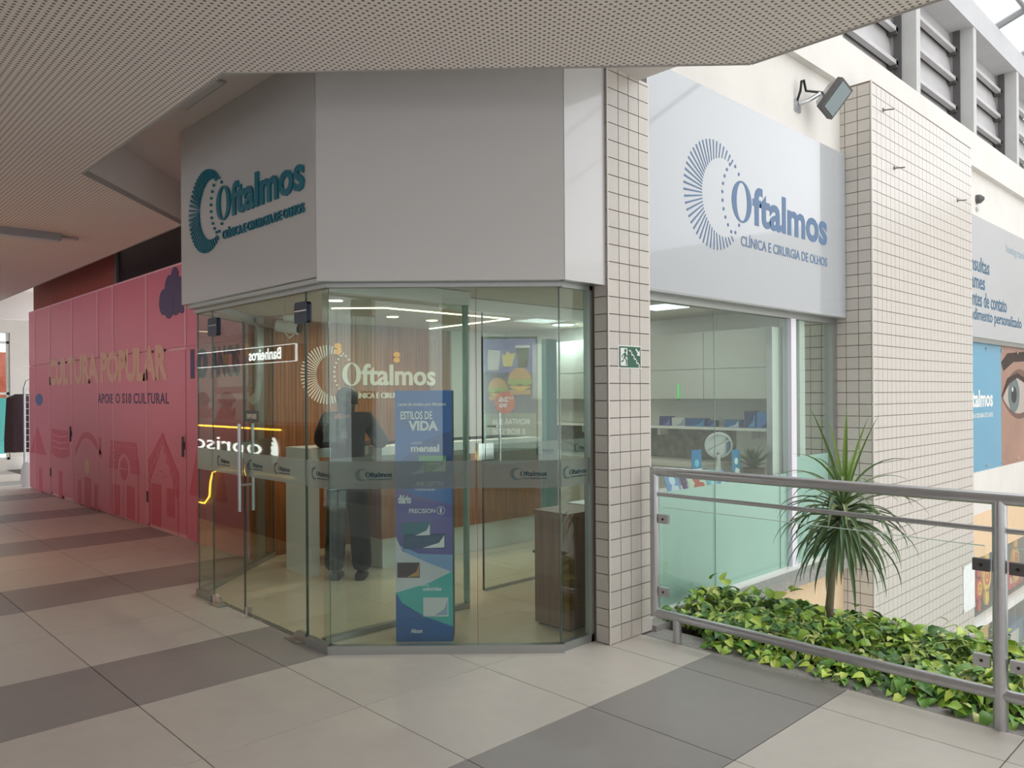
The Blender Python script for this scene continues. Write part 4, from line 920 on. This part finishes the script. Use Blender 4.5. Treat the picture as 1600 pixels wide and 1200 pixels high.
spot(4.30, 4.95, .11, False, 'larger cool downlight just behind the inner door header', 7); spot(6.134, 5.6, .11, False, 'cool downlight deep at the right of the clinic ceiling', 8)
spot(3.2, 5.3, .055, True, 'warm downlight over the clinic entrance doors', 5)
ld = thing('led_strip', 'warm angular led strip line on the clinic ceiling', 'light', (4.5, 5.6, 2.3)); b = MB()
pts = [(3.50, 5.86), (3.813, 5.538), (5.301, 5.563), (5.40, 6.95)]
for a, c_ in zip(pts[:-1], pts[1:]):
    d = (Vector(c_) - Vector(a)).normalized(); n_ = Vector((-d.y, d.x)) * 0.013; a = Vector(a); c_ = Vector(c_)
    MB().prism(HOR, [tuple(a - n_), tuple(c_ - n_), tuple(c_ + n_), tuple(a + n_)], 2.292, 2.299).build('strip', emat('led_warm', (255, 232, 190), 5), ld)
kl = bpy.data.lights.new('kitchen_light', 'AREA'); kl.size = 0.4; kl.energy = 3; kl.color = (.95, .98, 1)
ko = thing('square_panel_light', 'square white panel light on the kitchenette ceiling', 'light', (5.5, 3.9, 2.3)); MB().box(5.3, 5.7, 3.7, 4.1, 2.285, 2.3).build('frame', m_white, ko); MB().box(5.33, 5.67, 3.73, 4.07, 2.28, 2.286).build('diffuser', emat('cool_panel', (225, 240, 255), 2), ko)
o = bpy.data.objects.new('panel_glow', kl); COL.objects.link(o); o.parent = ko; o.location = (0, 0, -0.03)
cc = thing('security_camera', 'white dome security camera under the clinic ceiling behind the doors', 'camera', (3.55, 6.7, 2.2))
MB().lathe((3.55, 6.7, 2.25), [(0.05, 0), (0.06, .03), (0.06, .05)], 14).build('mount', m_white, cc, True); MB().tube([(3.47, 6.78, 2.21), (3.60, 6.62, 2.18)], [.055, .06], 14).build('barrel', m_white, cc, True); MB().tube([(3.60, 6.62, 2.18), (3.615, 6.60, 2.177)], .045, 12).build('lens', m_dark, cc, True)
MB().tube([(3.5, 6.72, 2.16), (3.53, 6.66, 2.09), (3.57, 6.64, 2.13), (3.56, 6.66, 2.17)], .006, 6).build('cable', m_white, cc)

# kitchenette behind the facade window
kc = thing('upper_cabinets', 'white wall cupboard doors above the shelf behind the facade window', 'cabinet', (6.4, 4.2, 1.5))
MB().box(6.27, 6.615, 3.32, 6.2, 1.50, 2.12).build('carcass', m_white, kc); mk = pm('grey_white_door', (196, 196, 188), 0.4)
for y0 in (3.325, 3.965, 4.605, 5.245):
    for z0, z1 in ((1.502, 1.772), (1.778, 2.115)): MB().box(6.25, 6.27, y0 + .003, y0 + .637, z0, z1).build('door', mk, kc)
es = thing('end_panel', 'tall white end panel of the kitchenette beside the lilac mullion', 'panel', (6.4, 3.29, 0.006)); MB().box(6.22, 6.615, 3.275, 3.318, 0.006, 2.12).build('board', m_white, es); MB().box(6.215, 6.22, 3.27, 3.32, 0.006, 2.12).build('edge_strip', m_acm, es)
sh = thing('storage_shelf', 'long white shelf under the kitchenette cupboards', 'shelf', (6.45, 4.5, 1.22)); MB().box(6.30, 6.615, 3.32, 6.2, 1.215, 1.24).build('board', m_white, sh)
for y in (3.6, 4.6, 5.6): MB().box(6.45, 6.615, y, y + .02, 1.14, 1.215).build('bracket', m_white, sh)
def pack(name, lab, x, y0, y1, z0, z1, dpt, c1, c2):
    t = thing(name, lab, 'box', (x + dpt / 2, (y0 + y1) / 2, z0), 'lens boxes on the kitchenette shelf')
    MB().box(x, x + dpt, y0, y1, z0, z1).build('carton', pm('pack_%d_%d_%d' % c1, c1, 0.35), t)
    KF = frame((x, y1, z0), (0, -1, 0), (0, 0, 1)); w_, h_ = y1 - y0, z1 - z0
    MB().prism(KF, [(w_ * .3, h_ * .05), (w_ * .95, h_ * .08), (w_ * .95, h_ * .9), (w_ * .75, h_ * .35)], .0005, .0015).build('swoosh', pm('pack_%d_%d_%d' % c2, c2, 0.35), t)
pack('lens_box', 'small indigo lens box at the left end of the shelf', 6.35, 4.40, 4.53, 1.24, 1.33, .08, (44, 52, 126), (120, 130, 190))
pack('lens_box', 'white and grey lens box beside the indigo box on the shelf', 6.35, 4.24, 4.385, 1.24, 1.32, .08, (206, 208, 206), (150, 160, 170))
pack('lens_box', 'flat blue lens box near the middle of the shelf', 6.35, 4.02, 4.225, 1.24, 1.315, .10, (36, 88, 152), (60, 140, 190))
pack('lens_box', 'small dark blue lens box right of the flat blue one', 6.35, 3.915, 4.0, 1.24, 1.30, .08, (34, 66, 128), (90, 130, 180))
pack('lens_box', 'blue lens box with pale swoosh right of the glass joint', 6.35, 3.66, 3.82, 1.24, 1.31, .08, (44, 102, 160), (190, 206, 216))
pack('lens_box', 'tall navy display box with pale blue splash on the shelf', 6.35, 3.50, 3.61, 1.24, 1.39, .08, (26, 56, 118), (70, 150, 210))
pack('lens_box', 'tall bright blue box nearest the white end panel', 6.35, 3.36, 3.49, 1.24, 1.385, .08, (50, 120, 190), (20, 60, 120))
dk = thing('window_desk', 'grey white counter along the facade window with leaflets', 'desk', (5.2, 3.5, 0.006))
MB().box(4.25, 6.2, 3.23, 3.85, 0.72, 0.76).build('worktop', m_white, dk); MB().box(4.27, 6.18, 3.75, 3.8, 0.006, 0.72).build('modesty_board', m_white, dk)
for x in (4.3, 5.2, 6.1): MB().box(x, x + .04, 3.3, 3.75, 0.006, 0.72).build('leg', m_white, dk)
bk = thing('base_counter', 'kitchenette base unit with dark patterned splashback under the shelf', 'counter', (6.4, 4.6, 0.006))
MB().box(6.1, 6.615, 3.85, 6.2, 0.006, 0.88).build('cabinet', m_white, bk); MB().box(6.06, 6.615, 3.85, 6.2, 0.88, 0.91).build('worktop', pm('cream_top', (214, 210, 198), 0.35), bk)
MB().box(6.605, 6.615, 3.85, 6.2, 0.912, 1.212).build('splashback', pm('grey_splash', (120, 120, 112), 0.5, 0, 0.4, 14), bk)
for y in (3.9, 4.5, 5.1): MB().box(6.085, 6.1, y, y + .57, 0.06, 0.86).build('door', mk, bk)
fc = thing('tap', 'slim chrome tap on the kitchenette counter', 'tap', (6.45, 4.9, 0.91)); MB().tube([(6.45, 4.9, .91), (6.45, 4.9, 1.10), (6.42, 4.9, 1.14), (6.34, 4.9, 1.12)], .012, 10).build('spout', m_chrome, fc, True); MB().tube([(6.45, 4.9, 1.0), (6.45, 4.97, 1.03)], .008, 8).build('lever', m_chrome, fc, True)
def leaflet(x, wd, hgt, c1, c2, lab):
    t = thing('leaflet', lab, 'leaflet', (x + wd / 2, 3.36, 0.762), 'leaflets standing on the window desk'); yy = 3.44 if hgt > .25 else 3.33; LFm = frame((x, yy, 0.775), (1, 0, 0), Vector((0, 0.03 if hgt > .25 else 0.35, 1)))
    MB().fbox(LFm, 0, wd, 0, hgt, -.004, 0).build('sheet', pm('leaf_%d_%d_%d' % c1, c1, 0.4), t)
    b = MB().prism(LFm, [(wd * .1, hgt * .12), (wd * .9, hgt * .08), (wd * .85, hgt * .45), (wd * .4, hgt * .5)], 0.0003, .001); b.disc(LFm, wd * .5, hgt * .68, wd * .22, .0003, .001, 14); b.build('print', pm('leaf_%d_%d_%d' % c2, c2, 0.4), t)
    MB().fbox(LFm, -.004, wd + .004, -.01, .02, -.012, .012).build('holder', pm('clear_acrylic_grey', (186, 196, 200), 0.2), t)
leaflet(4.80, .17, .20, (112, 150, 206), (214, 226, 240), 'pale blue leaflet with white print at the left end of the desk'); leaflet(5.0, .06, .17, (86, 40, 110), (120, 70, 140), 'narrow purple leaflet between the blue and the colourful ones')
leaflet(5.08, .24, .20, (206, 214, 196), (206, 82, 60), 'colourful red and green leaflet on the window desk'); leaflet(5.34, .13, .18, (110, 186, 206), (180, 222, 230), 'turquoise leaflet right of the colourful one'); leaflet(5.49, .13, .16, (96, 140, 204), (226, 234, 242), 'sky blue leaflet with white box print at the right end')
leaflet(5.26, .14, .33, (26, 118, 176), (110, 196, 214), 'tall ocean blue display card behind the leaflets'); leaflet(5.86, .13, .30, (40, 128, 170), (226, 232, 226), 'tall blue and white display card beside the round mirror')
mi = thing('table_mirror', 'round tilting table mirror on a white cone stand behind the window', 'mirror', (6.00, 3.66, 0.76))
MB().lathe((6.00, 3.66, .76), [(.10, 0), (.085, .02), (.035, .08), (.02, .16), (.012, .26)], 20).build('stand', m_white, mi, True)
MF = frame((6.00, 3.66, 1.10), Vector((.35, -.75, .45)), Vector((-.55, .25, .85))); MB().ring(MF, 0, 0, .118, .104, -.01, .012, 36).build('rim', m_white, mi, True); MB().disc(MF, 0, 0, .105, -.003, .003, 32).build('glass', m_chrome, mi); MB().fbox(MF, -.11, .11, -.006, .006, .004, .012).build('bar', m_white, mi)
pp = thing('potted_plant', 'small leafy plant in a brown pot behind the facade window', 'plant', (6.11, 3.39, 0.76)); MB().lathe((6.11, 3.39, .76), [(.07, 0), (.095, .14), (.10, .15), (.085, .15), (.08, .13)], 16).build('pot', pm('brown_pot', (96, 78, 62), 0.7), pp, True)
fg = MB(); r3 = random.Random(3)
for k in range(46):
    a = r3.uniform(0, 6.28); el = r3.uniform(.5, 1.45); L_ = r3.uniform(.12, .24); M_ = Matrix.Translation((6.11, 3.39, .9)) @ Matrix.Rotation(a, 4, 'Z') @ Matrix.Rotation(-el, 4, 'Y') @ Matrix.Diagonal((L_, .055, .1, 1)); fg.add([M_ @ Vector(v) for v in lmeshes[0][0].v], lmeshes[0][0].f)
tag(fg.build('foliage', pm('indoor_leaf', (62, 84, 46), 0.5), pp, True), kind='stuff')
gl_ = thing('glow_stick', 'thin green glowing stick hanging at the cupboard door edge', 'light', (6.24, 4.23, 1.5)); MB().tube([(6.235, 4.23, 1.50), (6.235, 4.23, 1.64)], .006, 8).build('tube', emat('green_glow', (60, 220, 110), .8), gl_); MB().ball((6.235, 4.23, 1.495), .009, 8).build('tip', m_dark, gl_)

# =================================================================== PERSON INSIDE
def skin(name, verts, edges, root, mat, parent, sub=2):
    me = bpy.data.meshes.new(name); off = root_loc(parent); me.from_pydata([tuple(Vector(v[0]) - off) for v in verts], edges, [])
    o = bpy.data.objects.new(name, me); COL.objects.link(o)
    md = o.modifiers.new('s', 'SKIN'); md.use_smooth_shade = True
    for i, v in enumerate(verts):
        sv = me.skin_vertices[0].data[i]; r = v[1]; sv.radius = r if isinstance(r, tuple) else (r, r); sv.use_root = (i == root)
    sd = o.modifiers.new('d', 'SUBSURF'); sd.levels = sub; sd.render_levels = sub
    dg = bpy.context.evaluated_depsgraph_get(); dg.update(); nm = bpy.data.meshes.new_from_object(o.evaluated_get(dg)); nm.name = name
    bpy.data.objects.remove(o); bpy.data.meshes.remove(me)
    nm.materials.clear(); nm.materials.append(mat)
    for p in nm.polygons: p.use_smooth = True
    o = bpy.data.objects.new(name, nm); COL.objects.link(o); o.parent = parent
    return o

def person(label, base, facing, topc, botc, hairc, arms='counter'):
    """standing adult about 1.6 m; local frame: forward = facing, side = right hand"""
    Fv = Vector((facing[0], facing[1], 0)).normalized(); Sv = Vector((Fv.y, -Fv.x, 0)); B = Vector(base)
    P = lambda s, f, z: tuple(B + Sv * s + Fv * f + Vector((0, 0, z)))
    t = thing('person', label, 'person', base); sk = pm('skin_tone', (150, 104, 80), 0.55)
    V = [(P(0, 0, .90), .10), (P(0, .01, 1.10), (.115, .085)), (P(0, 0, 1.26), (.125, .09)), (P(0, -.01, 1.355), (.085, .065)), (P(0, 0, 1.405), .045), (P(0, .015, 1.45), (.06, .07)), (P(0, .02, 1.51), (.075, .088)), (P(0, .01, 1.57), (.062, .072))]
    E_ = [(0, 1), (1, 2), (2, 3), (3, 4), (4, 5), (5, 6), (6, 7)]
    arm = {'counter': [(.165, 0, 1.345), (.235, .10, 1.20), (.275, .16, 1.14), (.16, .33, 1.135), (.10, .40, 1.13)], 'down': [(.165, 0, 1.345), (.20, .02, 1.12), (.21, .03, 1.05), (.19, .20, .98), (.17, .28, .97)]}[arms]
    for s in (-1, 1):
        k = len(V); V += [(P(s * a[0], a[1], a[2]), r) for a, r in zip(arm, (.055, .046, .043, .036, .026))]; E_ += [(3, k), (k, k + 1), (k + 1, k + 2), (k + 2, k + 3), (k + 3, k + 4)]
        h = len(V); V += [(P(s * (arm[4][0] - .01), arm[4][1] + .05, arm[4][2]), (.036, .016))]; E_.append((k + 4, h))
        for j in range(4):
            f0 = len(V); q = -.027 + .018 * j; L_ = (.055, .065, .062, .048)[j]
            V += [(P(s * (arm[4][0] - .015 + q), arm[4][1] + .085, arm[4][2] + .002), .0085), (P(s * (arm[4][0] - .018 + q), arm[4][1] + .085 + L_ * .55, arm[4][2] + .004), .0078), (P(s * (arm[4][0] - .02 + q), arm[4][1] + .085 + L_, arm[4][2] - .008), .0065)]; E_ += [(h, f0), (f0, f0 + 1), (f0 + 1, f0 + 2)]
        f0 = len(V); V += [(P(s * (arm[4][0] - .05), arm[4][1] + .04, arm[4][2]), .0105), (P(s * (arm[4][0] - .07), arm[4][1] + .075, arm[4][2]), .008)]; E_ += [(h, f0), (f0, f0 + 1)]
        g0 = len(V); V += [(P(s * .085, 0, .82), .085), (P(s * .095, .015, .46), .055), (P(s * .10, -.01, .09), .036), (P(s * .105, .09, .035), .03)]; E_ += [(0, g0), (g0, g0 + 1), (g0 + 1, g0 + 2), (g0 + 2, g0 + 3)]
    skin('body', V, E_, 0, sk, t, 2)
    # face: eyes, nose, mouth, ears
    fc_ = MB(); fc_.ball(P(0, .108, 1.485), .014, 8, (1, 1, 1.4)); fc_.build('nose', sk, t, True)
    for s in (-1, 1): MB().ball(P(s * .03, .098, 1.508), .010, 8).build('eye', m_dark, t, True); MB().ball(P(s * .082, .01, 1.495), .02, 8, (.6, 1, 1.4)).build('ear', sk, t, True)
    MB().ball(P(0, .100, 1.452), .014, 8, (1.5, 1, .5)).build('mouth', pm('lip', (140, 72, 66), .5), t, True)
    mt = pm('cloth_%d_%d_%d' % topc, topc, 0.85, 0, 0.1, 12)
    TV = [(P(0, .0, .84), (.165, .125)), (P(0, .01, 1.02), (.15, .11)), (P(0, .0, 1.2), (.165, .115)), (P(0, -.01, 1.335), (.12, .085)), (P(0, -.005, 1.395), (.058, .056))]; TE = [(0, 1), (1, 2), (2, 3), (3, 4)]
    for s in (-1, 1):
        k = len(TV); TV += [(P(s * a[0], a[1], a[2]), r) for a, r in zip(arm[:4], (.078, .074, .066, .05))]; TE += [(3, k), (k, k + 1), (k + 1, k + 2), (k + 2, k + 3)]
    skin('loose_top', TV, TE, 0, mt, t, 2)
    bt = pm('cloth_%d_%d_%d' % botc, botc, 0.85, 0, 0.1, 12)
    BV = [(P(0, 0, .90), (.155, .12)), (P(0, 0, .80), (.165, .12))]; BE = [(0, 1)]
    for s in (-1, 1):
        k = len(BV); BV += [(P(s * .085, 0, .68), .098), (P(s * .098, .0, .40), .092), (P(s * .115, .0, .16), .092), (P(s * .115, .01, .06), .085)]; BE += [(1, k), (k, k + 1), (k + 1, k + 2), (k + 2, k + 3)]
    skin('wide_trousers', BV, BE, 0, bt, t, 2)
    for s in (-1, 1):
        b = MB(); A_ = []
        for f, wd, h in ((-.08, .03, .06), (-.05, .042, .075), (.05, .045, .06), (.13, .043, .045), (.17, .022, .03)): A_.append([P(s * .105 + x * wd, f, z) for x, z in ((-1, 0.0), (1, 0.0), (1, h * .6), (.5, h), (-.5, h), (-1, h * .6))])
        for r_ in A_: b.v += r_
        for i in range(4):
            for k in range(6): b.f.append((i * 6 + k, i * 6 + (k + 1) % 6, (i + 1) * 6 + (k + 1) % 6, (i + 1) * 6 + k))
        b.f.append((5, 4, 3, 2, 1, 0)); b.f.append(tuple(range(24, 30))); b.build('shoe', m_dark, t, True)
    hm = pm('hair_%d_%d_%d' % hairc, hairc, 0.6)
    b = MB(); b.ball(P(0, -.012, 1.535), .092, 16, (1, 1.04, .98)); b.ball(P(0, -.03, 1.455), .074, 14, (1, .9, 1.25)); b.ball(P(0, -.10, 1.50), .048, 12); b.build('hair', hm, t, True)
    return t, P, Fv, Sv
pt, P, Fv, Sv = person('person in loose black clothes seen from behind, leaning on the reception counter', (3.56, 5.72, 0.006), (0.69, 0.72), (14, 15, 19), (12, 15, 20), (16, 13, 13))
BKF = frame(P(0, -.128, 1.22), -Sv * -1, (0, 0, 1)); MB().disc(BKF, 0, 0, .032, .0, .006, 18).build('back_print', pm('back_print_grey', (92, 92, 100), 0.7), pt)

# =================================================================== BEHIND THE CAMERA (seen as reflections in the glass)
ps = thing('burger_poster_stand', 'backlit purple burger advertising stand mirrored in the corner glass', 'advertisement', (-2.5, -2.5, 0))
PO = FWD * -3.6 + RGT * 0.08 * 1; BPF = frame((PO.x, PO.y, 0), RGT * -1, (0, 0, 1))            # faces the shop
def bp(name, poly, rgb, z0, z1, em=3.6): return MB().prism(BPF, [(x, y) for x, y in poly], z0, z1).build(name, emat('ad_%d_%d_%d' % rgb, rgb, em), ps)
R4 = lambda a, b, c_, d: [(a, c_), (b, c_), (b, d), (a, d)]
MB().fbox(BPF, -.47, .47, .0, 2.52, -.12, -.005).build('cabinet', m_dark, ps)
bp('purple_field', R4(-.44, .44, 1.24, 2.48), (120, 112, 176), -.004, 0); bp('violet_field', R4(-.44, .44, 1.24, 1.92), (74, 52, 118), 0, .001); bp('grey_field', R4(-.44, .44, .66, 1.24), (130, 134, 130), -.004, 0)
def oval(cx_, cy_, rx, ry, a0=0, a1=360): return [(cx_ + rx * math.cos(math.radians(a0 + (a1 - a0) * k / 18)), cy_ + ry * math.sin(math.radians(a0 + (a1 - a0) * k / 18))) for k in range(19)]
for (cx_, cy_, s) in ((-.17, 1.72, 1.0), (.20, 1.60, .82)):
    bp('bun_top', oval(cx_, cy_ + .08 * s, .19 * s, .20 * s, 0, 180), (206, 146, 96), .001, .002); bp('lettuce', [(cx_ - .22 * s, cy_ + .03 * s), (cx_ - .1 * s, cy_ - .03 * s), (cx_, cy_ + .02 * s), (cx_ + .1 * s, cy_ - .03 * s), (cx_ + .22 * s, cy_ + .03 * s), (cx_ + .19 * s, cy_ + .09 * s), (cx_ - .19 * s, cy_ + .09 * s)], (150, 170, 80), .002, .003)
    bp('patty', R4(cx_ - .20 * s, cx_ + .20 * s, cy_ - .07 * s, cy_ - .0 * s), (78, 44, 30), .001, .002); bp('cheese', [(cx_ - .2 * s, cy_ - .03 * s), (cx_, cy_ - .12 * s), (cx_ + .2 * s, cy_ - .03 * s)], (226, 176, 60), .003, .004); bp('bun_base', R4(cx_ - .18 * s, cx_ + .18 * s, cy_ - .17 * s, cy_ - .09 * s), (196, 136, 86), .001, .002)
bp('milk_cup', [(.36, 1.96), (.18, 1.96), (.15, 2.28), (.36, 2.30)], (206, 204, 204), .001, .002); bp('fries', [(.10, 2.02), (-.04, 2.02), (-.10, 2.25), (-.02, 2.22), (.03, 2.28), (.08, 2.2), (.13, 2.24)], (226, 206, 120), .001, .002); bp('soda_cup', [(-.14, 2.0), (-.30, 2.0), (-.33, 2.34), (-.11, 2.34)], (70, 60, 70), .001, .002); bp('cup_lid', R4(-.34, -.10, 2.33, 2.37), (226, 226, 226), .002, .003)
bp('price_disc', oval(.08, 1.42, .17, .19), (206, 40, 56), .004, .005); b = MB(); text(b, BPF, 'R$', -.06, .0, 1.47, 1.52, .006, .007, .03); text(b, BPF, '26', .01, .19, 1.43, 1.52, .006, .007, .05); text(b, BPF, '90', .04, .18, 1.33, 1.41, .006, .007, .05)
text(b, BPF, 'MONTAR SUA', -.33, .30, 1.05, 1.15, .001, .002, .02); text(b, BPF, "E BOB'S DE", -.25, .30, .89, .99, .001, .002, .02); b.build('lettering', emat('ad_text', (226, 226, 226), 3.6), ps)
# kiosk with luminous name and golden line
ki = thing('kiosk', 'corridor kiosk with luminous white name and golden light lines mirrored in the doors', 'kiosk', (0.5, 9, 0))
KF = frame((0.90, 0, 0), (0, 1, 0), (0, 0, 1)); MB().box(0.35, 0.895, 7.2, 13.4, 0, 1.2).build('counter_body', pm('kiosk_dark_red', (96, 30, 30), 0.5), ki); MB().box(0.30, 0.93, 7.15, 13.45, 1.2, 1.24).build('counter_top', pm('kiosk_top', (150, 70, 50), 0.4), ki)
b = MB(); text(b, KF, 'opriso', 8.20, 10.1, 0.84, 1.06, .002, .006, .0)
for r_ in (.05, .10, .15): b.ring(KF, 7.96, 0.96, r_, r_ - .025, .002, .02, 16, None, None, math.radians(110), math.radians(250))
b.build('luminous_name', emat('kiosk_white', (255, 255, 250), 4), ki)
b = MB(); b.tube([(0.93, 7.7, 1.19), (0.93, 11, 1.19)], .010, 6); b.tube([(0.93, 7.4, .70), (0.93, 9.2, .68), (0.93, 9.45, .62), (0.93, 9.52, .5), (0.93, 9.55, .32), (0.93, 9.7, .22), (0.93, 10.6, .2)], .010, 6); b.build('golden_line', emat('kiosk_gold', (255, 200, 60), 7), ki)
bs = thing('hanging_sign', 'dark hanging restroom direction sign with white letters mirrored in the doors', 'sign', (-1.1, 12, 2.1)); MB().box(-1.25, -1.1, 11.1, 15, 2.10, 2.37).build('box', m_dark, bs); BF = frame((-1.1, 0, 0), (0, 1, 0), (0, 0, 1))
b = MB(); text(b, BF, 'Banheiros', 11.6, 12.75, 2.15, 2.34, .001, .004, .02); b.build('lettering', emat('sign_white', (255, 255, 255), 5), bs)
b = MB(); 
for z in (2.10, 2.37): b.tube([(-1.095, 11.1, z), (-1.095, 15, z)], .008, 6)
b.tube([(-1.095, 11.1, 2.1), (-1.095, 11.1, 2.37)], .02, 6); b.build('lit_edge', emat('sign_edge', (255, 255, 255), 3), bs)
for y in (11.6, 14.5): MB().tube([(-1.17, y, 2.37), (-1.17, y, 3.2)], .01, 6).build('hanger', m_steel, bs)
for lat, wd in ((-2.45, .36), (-0.84, .46)):
    c_ = FWD * -4.2 + RGT * lat; fr_ = frame((c_.x, c_.y, 0), RGT, (0, 0, 1)); s_ = struct('pillar_rear', (c_.x, c_.y, 0)); MB().fbox(fr_, -wd / 2, wd / 2, 0, 3.2, -.2, .2).build('shaft', m_white, s_); MB().fbox(fr_, -wd / 2 - .02, wd / 2 + .02, 0, .12, -.22, .22).build('plinth', m_white, s_)

person('person in an orange shirt serving at the kiosk, left one in the door reflection', (-0.1, 12.3, 0), (1, -0.1), (232, 96, 44), (40, 40, 48), (30, 24, 22), 'down')
person('person in an orange shirt at the kiosk, nearer the glowing name, mirrored in the doors', (-0.1, 11.4, 0), (1, 0.1), (232, 96, 44), (40, 40, 48), (30, 24, 22), 'down')
